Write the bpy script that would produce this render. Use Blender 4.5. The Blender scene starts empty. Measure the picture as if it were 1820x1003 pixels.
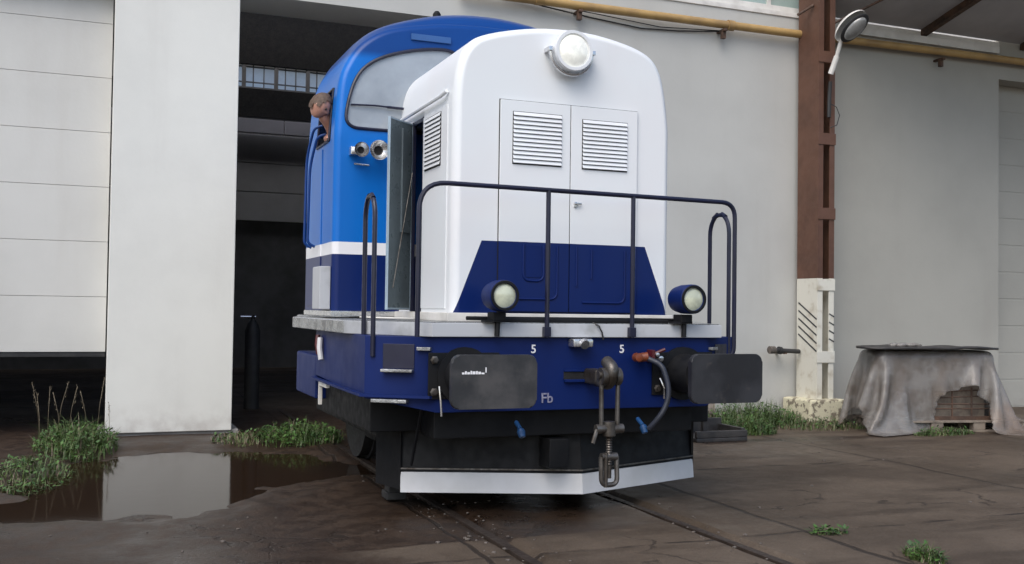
import bpy, bmesh, math, random
from math import radians as R, pi, sin, cos
from mathutils import Vector, Matrix, noise
random.seed(7)
sc = bpy.context.scene
COL = sc.collection

# ---------------------------------------------------------------- camera, sky, sun, exposure
cam = bpy.data.cameras.new('camera'); camo = bpy.data.objects.new('camera', cam); COL.objects.link(camo)
cam.sensor_width = 36; cam.lens = 36.2; cam.clip_start = 0.05; cam.clip_end = 2000
camo.location = (0, 0, 1.52); camo.rotation_euler = (R(91.53), R(-0.8), R(-21.7))
sc.camera = camo
w = bpy.data.worlds.new('World'); sc.world = w; w.use_nodes = True
nt = w.node_tree; bg = nt.nodes['Background']
sky = nt.nodes.new('ShaderNodeTexSky'); sky.sky_type = 'NISHITA'; sky.sun_disc = False
SUN_EL, SUN_ROT = R(50), R(224)
sky.sun_elevation = SUN_EL; sky.sun_rotation = SUN_ROT
sky.air_density = 1.0; sky.dust_density = 2.5; sky.ozone_density = 1.0
nt.links.new(sky.outputs[0], bg.inputs[0]); bg.inputs[1].default_value = 0.13
sl = bpy.data.lights.new('sun', 'SUN'); slo = bpy.data.objects.new('sun', sl); COL.objects.link(slo)
sl.energy = 1.2; sl.angle = R(50); sl.color = (1.0, 0.995, 0.96)
sd = Vector((sin(SUN_ROT)*cos(SUN_EL), cos(SUN_ROT)*cos(SUN_EL), sin(SUN_EL)))
slo.rotation_euler = sd.to_track_quat('Z', 'Y').to_euler(); slo.location = (-5, -10, 20)
sc.view_settings.view_transform = 'Standard'; sc.view_settings.look = 'None'
sc.view_settings.exposure = 0.64; sc.view_settings.gamma = 1.0
sc.render.engine = 'CYCLES'; sc.cycles.max_bounces = 8

# ---------------------------------------------------------------- materials
class NT:
    def __init__(s, name):
        s.m = bpy.data.materials.new(name); s.m.use_nodes = True
        s.t = s.m.node_tree; s.n = s.t.nodes; s.b = s.n['Principled BSDF']; s.out = s.n['Material Output']
        s.tc = None
    def link(s, a, b): s.t.links.new(a, b)
    def coord(s, gen='Object'):
        if not s.tc: s.tc = s.n.new('ShaderNodeTexCoord')
        return s.tc.outputs[gen]
    def noise(s, scale, detail=4, rough=.55, vec=None, stretch=None):
        x = s.n.new('ShaderNodeTexNoise'); x.inputs['Scale'].default_value = scale
        x.inputs['Detail'].default_value = detail; x.inputs['Roughness'].default_value = rough
        v = vec or s.coord()
        if stretch:
            mp = s.n.new('ShaderNodeMapping'); mp.inputs['Scale'].default_value = stretch
            s.link(v, mp.inputs[0]); v = mp.outputs[0]
        s.link(v, x.inputs['Vector']); return x.outputs['Fac']
    def math(s, op, a, b=None, c=None, clamp=False):
        x = s.n.new('ShaderNodeMath'); x.operation = op; x.use_clamp = clamp
        for i, v in enumerate((a, b, c)):
            if v is None: continue
            if isinstance(v, (int, float)): x.inputs[i].default_value = v
            else: s.link(v, x.inputs[i])
        return x.outputs[0]
    def ramp(s, fac, lo, hi, a=0., b=1.):
        x = s.n.new('ShaderNodeMapRange'); x.inputs[1].default_value = lo; x.inputs[2].default_value = hi
        x.inputs[3].default_value = a; x.inputs[4].default_value = b; x.interpolation_type = 'SMOOTHSTEP'
        s.link(fac, x.inputs[0]); return x.outputs[0]
    def mix(s, fac, a, b):
        x = s.n.new('ShaderNodeMix'); x.data_type = 'RGBA'
        if isinstance(fac, (int, float)): x.inputs[0].default_value = fac
        else: s.link(fac, x.inputs[0])
        for i, v in ((6, a), (7, b)):
            if isinstance(v, tuple): x.inputs[i].default_value = (*v, 1)
            else: s.link(v, x.inputs[i])
        return x.outputs[2]
    def bump(s, h, strength=.3, dist=.01):
        x = s.n.new('ShaderNodeBump'); x.inputs['Strength'].default_value = strength; x.inputs['Distance'].default_value = dist
        s.link(h, x.inputs['Height']); s.link(x.outputs[0], s.b.inputs['Normal'])
    def sepxyz(s, v=None):
        x = s.n.new('ShaderNodeSeparateXYZ'); s.link(v or s.coord(), x.inputs[0]); return x.outputs
    def set(s, k, v):
        if isinstance(v, (int, float)): s.b.inputs[k].default_value = v
        elif isinstance(v, tuple): s.b.inputs[k].default_value = (*v, 1)
        else: s.link(v, s.b.inputs[k])
def simple(name, c1, c2=None, scale=3, rough=.5, metal=0., bump=0., bscale=40, coat=0., rvar=.1, lo=.35, hi=.7):
    s = NT(name)
    c2 = c2 or tuple(x*.8 for x in c1)
    f = s.noise(scale, 6)
    s.set('Base Color', s.mix(s.ramp(f, lo, hi), c1, c2))
    f2 = s.noise(scale*4, 3)
    s.set('Roughness', s.ramp(f2, .3, .7, max(.03, rough-rvar), rough+rvar))
    s.set('Metallic', metal)
    if coat: s.set('Coat Weight', coat); s.b.inputs['Coat Roughness'].default_value = .08
    if bump: s.bump(s.noise(bscale, 5), bump, .01)
    return s.m

LIGHT_BLUE = (.001, .142, .535); NAVY = (.001, .013, .100); WHITE = (.77, .80, .82)
def mk_plaster(name, base, dirt):
    s = NT(name); x, y, z = s.sepxyz()
    f = s.noise(.6, 6, .6); g = s.noise(5, 6, .6); st = s.noise(2.2, 4, .6, stretch=(1, 1, .12))
    c = s.mix(s.ramp(f, .35, .7), base, tuple(v*.9 for v in base))
    c = s.mix(s.math('MULTIPLY', s.ramp(st, .52, .8), .16), c, dirt)
    low = s.math('MULTIPLY', s.ramp(z, .0, .45, 1, 0), s.ramp(g, .35, .7))
    c = s.mix(s.math('MULTIPLY', low, .6), c, dirt)
    s.set('Base Color', c); s.set('Roughness', .75); s.bump(s.noise(25, 6), .12, .01)
    return s.m
M = {}
M['plaster'] = mk_plaster('white_plaster', (.50, .50, .475), (.33, .29, .25))
M['plaster_shaded'] = mk_plaster('shaded_plaster', (.395, .385, .345), (.3, .27, .24))  # plaster darkened in its colour to carry the canopy's shade
M['pillar'] = mk_plaster('pillar_paint', (.715, .715, .675), (.42, .39, .36))
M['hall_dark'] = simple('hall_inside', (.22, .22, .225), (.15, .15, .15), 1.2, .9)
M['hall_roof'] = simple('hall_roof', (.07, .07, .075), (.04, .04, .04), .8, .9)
M['panel_grey'] = simple('hall_panel', (.72, .72, .73), (.58, .58, .58), .8, .8)
M['girder'] = simple('girder_paint', (.75, .74, .82), (.62, .62, .68), .8, .6)
M['canopy'] = simple('canopy_sheet', (.42, .42, .44), (.34, .34, .36), .8, .6)
M['concrete_edge'] = simple('lintel_concrete', (.33, .32, .31), (.22, .21, .2), 2, .85, bump=.3)
M['shutter'] = mk_plaster('door_panel_paint', (.60, .595, .565), (.42, .38, .33))
M['black'] = simple('black_paint', (.004, .0045, .006), (.009, .009, .010), 3, .6)
M['rubber'] = simple('black_rubber', (.015, .015, .017), (.03, .03, .03), 8, .6)
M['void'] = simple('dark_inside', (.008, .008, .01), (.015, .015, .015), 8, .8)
M['navy'] = simple('navy_paint', NAVY, (.001, .010, .08), 1.5, .52, rvar=.03)
M['black'].node_tree.nodes['Principled BSDF'].inputs['Specular IOR Level'].default_value = .28
M['navy'].node_tree.nodes['Principled BSDF'].inputs['Specular IOR Level'].default_value = .25
M['rail_navy'] = simple('railing_paint', (.007, .008, .03), (.005, .006, .02), 4, .4, coat=.1)
M['white'] = simple('white_paint', WHITE, (.74, .745, .76), 1.2, .38, coat=.1, rvar=.03)
M['blade'] = simple('blade_paint', (.62, .625, .64), (.54, .545, .55), 2.5, .5)
M['edge'] = simple('platform_paint', (.47, .485, .51), (.32, .33, .33), 3.5, .5, lo=.5, hi=.75, rvar=.04)
M['tread'] = simple('tread_plate', (.42, .43, .43), (.2, .2, .2), 5, .3, metal=.6, bump=.4, bscale=60)
M['steel'] = simple('worn_steel', (.15, .14, .13), (.07, .058, .048), 9, .46, metal=.8, bump=.2)
M['chrome'] = simple('bright_metal', (.75, .75, .76), (.6, .6, .6), 6, .22, metal=.9)
M['door_inside'] = simple('door_inside', (.135, .17, .185), (.10, .125, .14), 3, .35)
M['cab_inside'] = simple('cab_lining', (.45, .47, .48), (.35, .36, .37), 2, .6)
M['brow'] = simple('brow_plate_paint', (.03, .10, .29), (.025, .085, .25), 3, .4)
M['rim_paint'] = simple('door_rim_paint', (.33, .42, .50), (.26, .34, .40), 4, .45)
M['dash'] = simple('dashboard', (.6, .62, .64), (.45, .47, .48), 2, .5)
M['rust'] = simple('rusty_steel', (.10, .055, .035), (.045, .028, .02), 6, .75, bump=.4)
M['railtop'] = simple('rail_steel', (.050, .036, .028), (.03, .021, .016), 7, .55, metal=.3)
M['column'] = simple('column_red_brown', (.120, .056, .034), (.085, .040, .025), 2.5, .55, bump=.15)
M['column_white'] = simple('column_white', (.66, .64, .56), (.45, .40, .31), 5, .6, lo=.5, hi=.75)
M['base_block'] = simple('peeling_base', (.62, .58, .42), (.22, .19, .14), 11, .85, bump=.5, lo=.5, hi=.58)
M['pipe'] = simple('ochre_pipe', (.45, .29, .11), (.30, .19, .08), 2.2, .45)
M['cable'] = simple('black_cable', (.02, .02, .02), (.04, .04, .04), 3, .6)
M['wood'] = simple('weathered_wood', (.24, .20, .16), (.13, .105, .085), 6, .85, bump=.4)
M['board'] = simple('bitumen_board', (.02, .019, .02), (.05, .045, .042), 5, .5, bump=.3)
M['orange'] = simple('orange_cock', (.20, .05, .018), (.12, .03, .012), 9, .4)
M['red'] = simple('red_cock', (.10, .012, .016), (.06, .01, .012), 9, .4)
M['blueplug'] = simple('blue_plug', (.015, .07, .20), (.01, .05, .14), 9, .4)
M['hose'] = simple('grey_hose', (.03, .036, .055), (.02, .024, .036), 9, .5)
M['mark_dim'] = simple('faded_marking', (.30, .30, .40), (.12, .12, .2), 30, .6)
M['mark'] = simple('white_marking', (.8, .8, .82), (.7, .7, .72), 9, .5)
M['stripe'] = simple('dark_stripe', (.03, .03, .035), (.05, .05, .05), 9, .6)
M['lampwhite'] = simple('lamp_white', (.72, .70, .66), (.6, .58, .54), 5, .4)
M['stone'] = simple('stone', (.13, .11, .095), (.07, .06, .05), 12, .85)
M['block'] = simple('worn_block', (.36, .30, .25), (.2, .16, .13), 7, .9, bump=.5)
M['skin'] = simple('skin', (.50, .26, .19), (.46, .23, .165), 6, .5)
M['hair'] = simple('brown_hair', (.115, .072, .048), (.07, .043, .03), 40, .6, bump=.5, bscale=120)
M['shirt'] = simple('dark_shirt', (.10, .055, .05), (.06, .034, .03), 6, .8)
M['trousers'] = simple('trousers', (.03, .03, .04), None, 6, .8)
M['eye'] = simple('eye', (.05, .03, .02), None, 6, .3)

def mk_buffer(name, patch):
    s = NT(name)
    f = s.noise(3.2, 6, .6); g = s.noise(14, 4)
    c = s.mix(s.ramp(f, .4, .65), (.026, .027, .030) if patch else (.014, .014, .017), (.065, .062, .062) if patch else (.026, .026, .03))
    c = s.mix(s.math('MULTIPLY', s.ramp(g, .6, .8), .3), c, (.11, .09, .075))
    s.set('Base Color', c); s.set('Roughness', s.ramp(f, .3, .7, .32, .52)); s.bump(g, .08, .01)
    return s.m
M['buffer_worn'] = mk_buffer('greased_buffer', True); M['buffer_black'] = mk_buffer('black_buffer', False)

def mk_hood():
    # white bonnet paint with the navy trapezoid painted on its front
    s = NT('bonnet_paint'); x, y, z = s.sepxyz()
    half = s.math('MULTIPLY_ADD', z, -.386, 1.457)            # half width of the trapezoid at height z
    inside = s.math('LESS_THAN', s.math('ABSOLUTE', s.math('SUBTRACT', x, .008)), half)
    inside = s.math('MULTIPLY', inside, s.math('LESS_THAN', z, 2.022))
    inside = s.math('MULTIPLY', inside, s.math('LESS_THAN', y, .14))
    f = s.noise(.9, 5); d = s.noise(3, 6, .6, stretch=(1, 1, .25))
    wcol = s.mix(s.ramp(f, .35, .7), WHITE, (.765, .77, .785))
    wcol = s.mix(s.math('MULTIPLY', s.ramp(d, .6, .85), .15), wcol, (.55, .53, .5))
    s.set('Base Color', s.mix(inside, wcol, NAVY)); s.set('Roughness', .38); s.set('Specular IOR Level', .3)
    s.set('Coat Weight', .03); s.b.inputs['Coat Roughness'].default_value = .12
    s.bump(s.noise(1.6, 2), .03, .05)
    return s.m
M['hood'] = mk_hood()
def mk_cab():
    s = NT('cab_paint'); x, y, z = s.sepxyz()
    a = s.math('LESS_THAN', z, 1.963); b = s.math('MULTIPLY', s.math('GREATER_THAN', z, 1.963), s.math('LESS_THAN', z, 2.066))
    f = s.noise(.8, 4)
    c = s.mix(s.ramp(f, .35, .7), LIGHT_BLUE, (.001, .125, .48))
    c = s.mix(s.ramp(z, 3.62, 3.72), c, (.001, .045, .215))  # upper cab blue darkened, visor shade put into the colour
    c = s.mix(a, c, NAVY); c = s.mix(b, c, (.78, .78, .8))
    s.set('Base Color', c); s.set('Roughness', .34); s.set('Specular IOR Level', .3); s.set('Coat Weight', .04); s.b.inputs['Coat Roughness'].default_value = .1
    s.bump(s.noise(1.3, 2), .03, .06)
    return s.m
M['cab'] = mk_cab()
M['handrail_blue'] = simple('handrail_paint', (.001, .042, .20), (.001, .034, .165), 1.5, .42, rvar=.03)

def mk_glass(name, col, film, rough=.06):
    s = NT(name); f = s.noise(1.8, 5, .6)
    s.set('Base Color', s.mix(s.ramp(f, .35, .7), col, tuple(v*.75 for v in col))); s.set('Roughness', rough)
    s.set('Coat Weight', 1.0); s.b.inputs['Coat Roughness'].default_value = .02
    t = s.n.new('ShaderNodeBsdfTransparent'); mx = s.n.new('ShaderNodeMixShader')
    mx.inputs[0].default_value = film
    s.link(t.outputs[0], mx.inputs[1]); s.link(s.b.outputs[0], mx.inputs[2]); s.link(mx.outputs[0], s.out.inputs[0])
    return s.m
M['windscreen'] = mk_glass('filmed_glass', (.43, .48, .53), .78)
M['glass_clear'] = mk_glass('dusty_glass', (.30, .34, .34), .45)
def mk_frosted():
    s = NT('frosted_pane'); t = s.n.new('ShaderNodeBsdfTransparent'); d = s.n.new('ShaderNodeBsdfTranslucent'); d.inputs[0].default_value = (.9, .9, .9, 1)
    mx = s.n.new('ShaderNodeMixShader'); s.link(s.ramp(s.noise(2.5, 3), .35, .65, .8, 1.0), mx.inputs[0]); s.link(t.outputs[0], mx.inputs[1]); s.link(d.outputs[0], mx.inputs[2]); s.link(mx.outputs[0], s.out.inputs[0])
    return s.m
M['frosted'] = mk_frosted()
M['glazing'] = mk_glass('pale_green_glazing', (.40, .50, .46), .9)
def mk_lens(name, col, em):
    s = NT(name); f = s.noise(14, 3)
    s.set('Base Color', s.mix(s.ramp(f, .4, .6), col, tuple(v*.8 for v in col))); s.set('Roughness', .12)
    s.set('Coat Weight', 1.0)
    if em: s.set('Emission Color', (1., 1., .93)); s.set('Emission Strength', em)
    s.bump(s.noise(60, 2), .15, .004)
    return s.m
M['lens_on'] = mk_lens('headlight_lens', (.78, .78, .72), .22)
M['lens'] = mk_lens('marker_lens', (.60, .63, .48), 0.)
M['lens_grey'] = mk_lens('lamp_glass', (.24, .24, .23), 0.)
def mk_leaf(name, a, b):
    s = NT(name); f = s.noise(7, 3)
    s.set('Base Color', s.mix(s.ramp(f, .35, .65), a, b)); s.set('Roughness', .55)
    s.set('Subsurface Weight', .0)
    return s.m
M['leaf'] = mk_leaf('weed_green', (.068, .150, .028), (.030, .075, .017))
M['leaf2'] = mk_leaf('grass_green', (.090, .135, .034), (.045, .080, .020))
M['straw'] = mk_leaf('dry_straw', (.22, .18, .12), (.14, .11, .07))
def mk_tarp():
    s = NT('milky_plastic_sheet'); f = s.noise(2.2, 6, .65); g = s.noise(5, 5, .6, stretch=(1, 1, 2.5))
    c = s.mix(s.ramp(f, .38, .62), (.30, .285, .27), (.18, .155, .135))
    c = s.mix(s.math('MULTIPLY', s.ramp(g, .52, .75), .45), c, (.37, .37, .37))
    c = s.mix(s.math('MULTIPLY', s.ramp(s.noise(1.3, 3), .5, .7), .5), c, (.30, .215, .16))
    s.set('Base Color', c); s.set('Roughness', .27); s.bump(s.noise(7, 6, .6, stretch=(1, 1, .5)), .5, .03)
    t = s.n.new('ShaderNodeBsdfTransparent'); mx = s.n.new('ShaderNodeMixShader'); mx.inputs[0].default_value = .54
    s.link(t.outputs[0], mx.inputs[1]); s.link(s.b.outputs[0], mx.inputs[2]); s.link(mx.outputs[0], s.out.inputs[0])
    return s.m
M['tarp'] = mk_tarp()
def mk_water():
    s = NT('puddle_water'); s.set('Base Color', (.022, .013, .008)); s.set('Roughness', .07); s.b.inputs['IOR'].default_value = 1.17
    s.bump(s.noise(5.0, 4), .02, .03); return s.m
M['water'] = mk_water()
def mk_ground():
    s = NT('yard_ground'); x, y, z = s.sepxyz()
    at = s.n.new('ShaderNodeAttribute'); at.attribute_name = 'mud'; mud = at.outputs['Fac']
    f = s.noise(.7, 8, .66); g = s.noise(6, 9, .72); h = s.noise(45, 6, .7); st = s.noise(1.1, 7, .6, stretch=(.35, 1.6, 1))
    conc = s.mix(s.ramp(f, .35, .68), (.112, .084, .060), (.060, .043, .029))
    conc = s.mix(s.math('MULTIPLY', s.ramp(st, .48, .66), .8), conc, (.042, .029, .019))
    conc = s.mix(s.math('MULTIPLY', s.ramp(g, .58, .75), .6), conc, (.170, .134, .102))
    conc = s.mix(s.math('MULTIPLY', s.ramp(h, .55, .75), .55), conc, (.030, .022, .017))
    mudc = s.mix(s.ramp(g, .38, .65), (.018, .0095, .0055), (.042, .025, .015))
    mm = s.ramp(s.math('ADD', mud, s.math('MULTIPLY', s.math('SUBTRACT', g, .5), .8)), .35, .65)
    c = s.mix(mm, conc, mudc)
    # joints of the concrete slabs
    wob = s.math('MULTIPLY', s.math('SUBTRACT', s.noise(2.5, 4), .5), .10)
    def line(coord, pos, wd):
        d = s.math('ABSOLUTE', s.math('ADD', s.math('SUBTRACT', coord, pos), wob)); return s.ramp(d, wd*.4, wd, 1, 0)
    ln = line(x, 4.60, .035)
    for c_, p_, w_ in ((x, 2.22, .025), (x, 7.6, .03), (x, 10.6, .03)): ln = s.math('MAXIMUM', ln, line(c_, p_, w_))
    yl = line(y, 5.95, .03)
    for p_ in (4.4, 8.6, 2.9): yl = s.math('MAXIMUM', yl, line(y, p_, .03))
    yl = s.math('MULTIPLY', yl, s.ramp(s.noise(1.7, 4), .42, .55))
    ln = s.math('MAXIMUM', ln, yl)
    vo = s.n.new('ShaderNodeTexVoronoi'); vo.feature = 'DISTANCE_TO_EDGE'; vo.inputs['Scale'].default_value = .55
    wv = s.n.new('ShaderNodeVectorMath'); wv.operation = 'ADD'; nz_ = s.n.new('ShaderNodeTexNoise'); nz_.inputs['Scale'].default_value = 2.2; nz_.inputs['Detail'].default_value = 6
    s.link(s.coord(), nz_.inputs['Vector']); s.link(s.coord(), wv.inputs[0]); s.link(nz_.outputs['Color'], wv.inputs[1]); s.link(wv.outputs[0], vo.inputs['Vector'])
    crack = s.math('MULTIPLY', s.ramp(vo.outputs['Distance'], .004, .014, 1, 0), s.ramp(s.noise(.8, 3), .5, .6))
    ln = s.math('MAXIMUM', ln, s.math('MULTIPLY', crack, .8))
    grain = s.noise(110, 4, .7)
    c = s.mix(s.math('MULTIPLY', s.ramp(grain, .52, .72), .45), c, (.21, .175, .145))
    c = s.mix(s.math('MULTIPLY', s.ramp(grain, .46, .3), .5), c, (.022, .015, .010))
    c = s.mix(s.math('MULTIPLY', ln, .8), c, (.016, .011, .008))
    s.set('Base Color', c)
    wet = s.ramp(s.noise(.45, 5), .4, .62)
    rg_ = s.math('ADD', s.math('MULTIPLY', wet, -.25), s.ramp(g, .3, .7, .62, .8))
    s.set('Roughness', s.math('SUBTRACT', rg_, s.math('MULTIPLY', mm, .16)))
    s.set('Specular IOR Level', .3)
    hh = s.math('ADD', s.math('MULTIPLY', g, .6), s.math('ADD', s.math('MULTIPLY', h, .25), s.math('MULTIPLY', ln, -.6)))
    s.bump(hh, .6, .022)
    return s.m
M['ground'] = mk_ground()

# ---------------------------------------------------------------- mesh builder and object helpers
class MB:
    def __init__(s): s.bm = bmesh.new(); s.wn = False
    def face(s, pts):
        try: return s.bm.faces.new([s.bm.verts.new(p) for p in pts])
        except ValueError: pass
    def box(s, x0, x1, y0, y1, z0, z1, bev=0., seg=2):
        v = [s.bm.verts.new((x, y, z)) for x in (x0, x1) for y in (y0, y1) for z in (z0, z1)]
        fs = [s.bm.faces.new([v[i] for i in q]) for q in ((0,1,3,2), (4,6,7,5), (0,4,5,1), (2,3,7,6), (0,2,6,4), (1,5,7,3))]
        if bev:
            s.wn = True; es = list({e for f in fs for e in f.edges})
            bmesh.ops.bevel(s.bm, geom=es, offset=bev, segments=seg, affect='EDGES', profile=.5)
        return s
    def obox(s, c, ax, ay, az, hx, hy, hz, bev=0.):
        c = Vector(c); ax, ay, az = (Vector(a).normalized() for a in (ax, ay, az))
        v = [s.bm.verts.new(c+ax*i*hx+ay*j*hy+az*k*hz) for i in (-1, 1) for j in (-1, 1) for k in (-1, 1)]
        fs = [s.bm.faces.new([v[i] for i in q]) for q in ((0,1,3,2), (4,6,7,5), (0,4,5,1), (2,3,7,6), (0,2,6,4), (1,5,7,3))]
        if bev:
            s.wn = True; bmesh.ops.bevel(s.bm, geom=list({e for f in fs for e in f.edges}), offset=bev, segments=2, affect='EDGES', profile=.5)
        return s
    def frame(s, d):
        d = d.normalized(); u = Vector((0, 0, 1)) if abs(d.z) < .95 else Vector((1, 0, 0))
        a = d.cross(u).normalized(); return a, d.cross(a).normalized()
    def tube(s, pts, r, seg=10, cap=True):
        pts = [Vector(p) for p in pts]; n = len(pts)
        rs = r if isinstance(r, (list, tuple)) else [r]*n
        rings = []; a = b = None
        for i, p in enumerate(pts):
            d = (pts[min(i+1, n-1)]-pts[max(i-1, 0)])
            if a is None: a, b = s.frame(d)
            else:
                d = d.normalized(); a = (a-d*a.dot(d)).normalized(); b = d.cross(a).normalized()
            rings.append([s.bm.verts.new(p+(a*cos(2*pi*k/seg)+b*sin(2*pi*k/seg))*rs[i]) for k in range(seg)])
        for i in range(n-1):
            for k in range(seg):
                s.bm.faces.new((rings[i][k], rings[i][(k+1) % seg], rings[i+1][(k+1) % seg], rings[i+1][k]))
        if cap: s.bm.faces.new(rings[0][::-1]); s.bm.faces.new(rings[-1])
        return s
    def lathe(s, c, axis, prof, seg=32):
        # prof: (distance along axis, radius)
        c = Vector(c); axis = Vector(axis).normalized(); a, b = s.frame(axis); rings = []
        for t, r in prof:
            if r < 1e-6: rings.append([s.bm.verts.new(c+axis*t)])
            else: rings.append([s.bm.verts.new(c+axis*t+(a*cos(2*pi*k/seg)+b*sin(2*pi*k/seg))*r) for k in range(seg)])
        for A, B in zip(rings, rings[1:]):
            for k in range(seg):
                k2 = (k+1) % seg
                q = [A[0]] if len(A) == 1 else [A[k], A[k2]]
                q += [B[0]] if len(B) == 1 else [B[k2], B[k]]
                if len(q) > 2: s.bm.faces.new(q)
        return s
    def prism(s, poly, axis, a0, a1, bev=0., bevfront=0., seg=3):
        # poly in the two other axes' order (x,z) for axis 'y', (x,y) for 'z', (y,z) for 'x'
        def P(p, t): return {'y': (p[0], t, p[1]), 'z': (p[0], p[1], t), 'x': (t, p[0], p[1])}[axis]
        A = [s.bm.verts.new(P(p, a0)) for p in poly]; B = [s.bm.verts.new(P(p, a1)) for p in poly]
        fa = s.bm.faces.new(A); fb = s.bm.faces.new(B[::-1]); n = len(poly)
        fs = [s.bm.faces.new((A[i], B[i], B[(i+1) % n], A[(i+1) % n])) for i in range(n)]
        if bev or bevfront: s.wn = True
        if bevfront: bmesh.ops.bevel(s.bm, geom=list(fa.edges), offset=bevfront, segments=seg, affect='EDGES', profile=.5)
        elif bev: bmesh.ops.bevel(s.bm, geom=list(set(fa.edges) | set(fb.edges)), offset=bev, segments=2, affect='EDGES', profile=.5)
        return s
    def build(s, name, mat, parent=None, origin=None, sharp=32, recalc=True):
        if recalc: bmesh.ops.recalc_face_normals(s.bm, faces=s.bm.faces)
        lim = R(sharp)
        for f in s.bm.faces: f.smooth = True
        for e in s.bm.edges:
            if len(e.link_faces) == 2 and e.calc_face_angle(0) > lim: e.smooth = False
        me = bpy.data.meshes.new(name)
        o = bpy.data.objects.new(name, me); COL.objects.link(o)
        if parent is not None:
            o.parent = parent; org = worldloc(parent)
        else:
            org = Vector(origin) if origin is not None else Vector((0, 0, 0)); o.location = org
        if org.length: bmesh.ops.translate(s.bm, verts=s.bm.verts, vec=-org)
        s.bm.to_mesh(me); s.bm.free()
        me.materials.append(mat)
        if s.wn: o.modifiers.new('weighted_normals', 'WEIGHTED_NORMAL').keep_sharp = True
        return o
def worldloc(o):
    v = Vector(o.location)
    while o.parent: o = o.parent; v += o.location
    return v
def tag(o, label, cat, group=None, kind=None):
    if label: o['label'] = label
    if cat: o['category'] = cat
    if group: o['group'] = group
    if kind: o['kind'] = kind
    return o
def thing(name, label, cat, loc, group=None):
    o = bpy.data.objects.new(name, None); o.empty_display_size = .2; COL.objects.link(o); o.location = loc
    return tag(o, label, cat, group)
def struct(o): o['kind'] = 'structure'; return o
def arc(pts, rad, n=5):
    # a polyline with its inner corners rounded
    P = [Vector(p) for p in pts]; out = [P[0]]
    rads = rad if isinstance(rad, (list, tuple)) else [rad]*(len(P)-2)
    for i in range(1, len(P)-1):
        r = rads[i-1]; a = (P[i-1]-P[i]).normalized(); b = (P[i+1]-P[i]).normalized()
        A = P[i]+a*r; B = P[i]+b*r
        for k in range(n+1):
            t = k/n; out.append(A*(1-t)**2+P[i]*2*t*(1-t)+B*t*t)
    out.append(P[-1]); return out
def text_mesh(body, size, loc, mat, parent, name, depth=.002):
    cu = bpy.data.curves.new(name, 'FONT'); cu.body = body; cu.size = size; cu.extrude = depth; cu.align_x = 'CENTER'; cu.align_y = 'CENTER'
    cu.offset = size*.012
    t = bpy.data.objects.new(name, cu); COL.objects.link(t); bpy.context.view_layer.update()
    me = bpy.data.meshes.new_from_object(t.evaluated_get(bpy.context.evaluated_depsgraph_get()))
    bpy.data.objects.remove(t); me.name = name
    me.transform(Matrix.Rotation(pi/2, 4, 'X')); me.materials.clear(); me.materials.append(mat)
    o = bpy.data.objects.new(name, me); COL.objects.link(o); o.parent = parent
    o.location = Vector(loc)-worldloc(parent); return o

# ---------------------------------------------------------------- ground (one sheet), puddles, rails
CX = 3.235
PUD = [(-.75, 8.3), (-.62, 9.4), (-.3, 10.5), (.02, 11.25), (.7, 11.35), (1.45, 11.42), (2.1, 10.75), (2.45, 9.9), (2.3, 9.35), (1.75, 9.25), (1.35, 8.9),
       (1.12, 8.55), (.88, 8.22), (.55, 7.95), (.1, 7.92), (-.4, 8.0)]
def sdist(p, poly):
    d = 1e9; ins = False; n = len(poly); px, py = p
    for i in range(n):
        ax, ay = poly[i]; bx, by = poly[(i+1) % n]
        t = max(0, min(1, ((px-ax)*(bx-ax)+(py-ay)*(by-ay))/((bx-ax)**2+(by-ay)**2)))
        d = min(d, math.hypot(px-ax-t*(bx-ax), py-ay-t*(by-ay)))
        if (ay > py) != (by > py) and px < (bx-ax)*(py-ay)/(by-ay)+ax: ins = not ins
    return -d if ins else d
RX = (CX-.76, CX+.70)
def ground_z(x, y):
    nz = noise.noise(Vector((x*.6, y*.6, 3)))*.012+noise.noise(Vector((x*2.3, y*2.3, 7)))*.008
    if -4 < x < 6 and 4 < y < 14:
        n2 = noise.noise(Vector((x*1.7, y*1.7, 1)))*.24+noise.noise(Vector((x*4.3, y*4.3, 2)))*.17+noise.noise(Vector((x*10, y*10, 4)))*.07
        d = sdist((x, y), PUD)+n2
        t = max(0, min(1, .5-d/.85)); t = t*t*(3-2*t)
        bank = max(0, 1-abs(d-.5)/.4)*.018
        return nz+bank-.075*t
    return nz
def mudf(x, y):
    a = 1-max(0, min(1, (x-2.6)/1.6)) if y > 6.4 else 1-max(0, min(1, (x-.9)/1.3))
    b = max(0, min(1, 1-abs(x-CX)/1.5))*(1 if y > 7.2 else max(0, (y-6.2))*.8)
    c = max(0, min(1, (y-11.0)/.8))*.9 if 4 < x < 10.2 else 0
    c2 = max(0, 1-abs(y-10.35)/.4)*.75 if 6.5 < x < 9.9 else 0
    return max(a*.9, b, c, c2)+noise.noise(Vector((x*.8, y*.8, 9)))*.3
xs = [-900, -300, -100, -40, -20, -10, -6]+[-3.5+.07*i for i in range(int(19.5/.07))]+[16.5, 20, 30, 60, 150, 400, 900]
ys = [-900, -300, -100, -40, -15, -5, 0, 2]+[3+.07*i for i in range(int(11/.07))]+[14.5, 16, 20, 26, 40, 100, 300, 900]
GR = []
for r_ in RX:
    xs = [x for x in xs if not (r_-.10 < x < r_+.12)]+[r_-.098, r_-.036, r_-.034, r_+.034, r_+.036, r_+.07, r_+.118]
xs = sorted(xs)
def groove(x):
    return any((r_-.037 < x < r_+.0705) for r_ in RX)
gm = bpy.data.meshes.new('ground'); nx, ny = len(xs), len(ys)
gv = []; gmud = []
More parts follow.
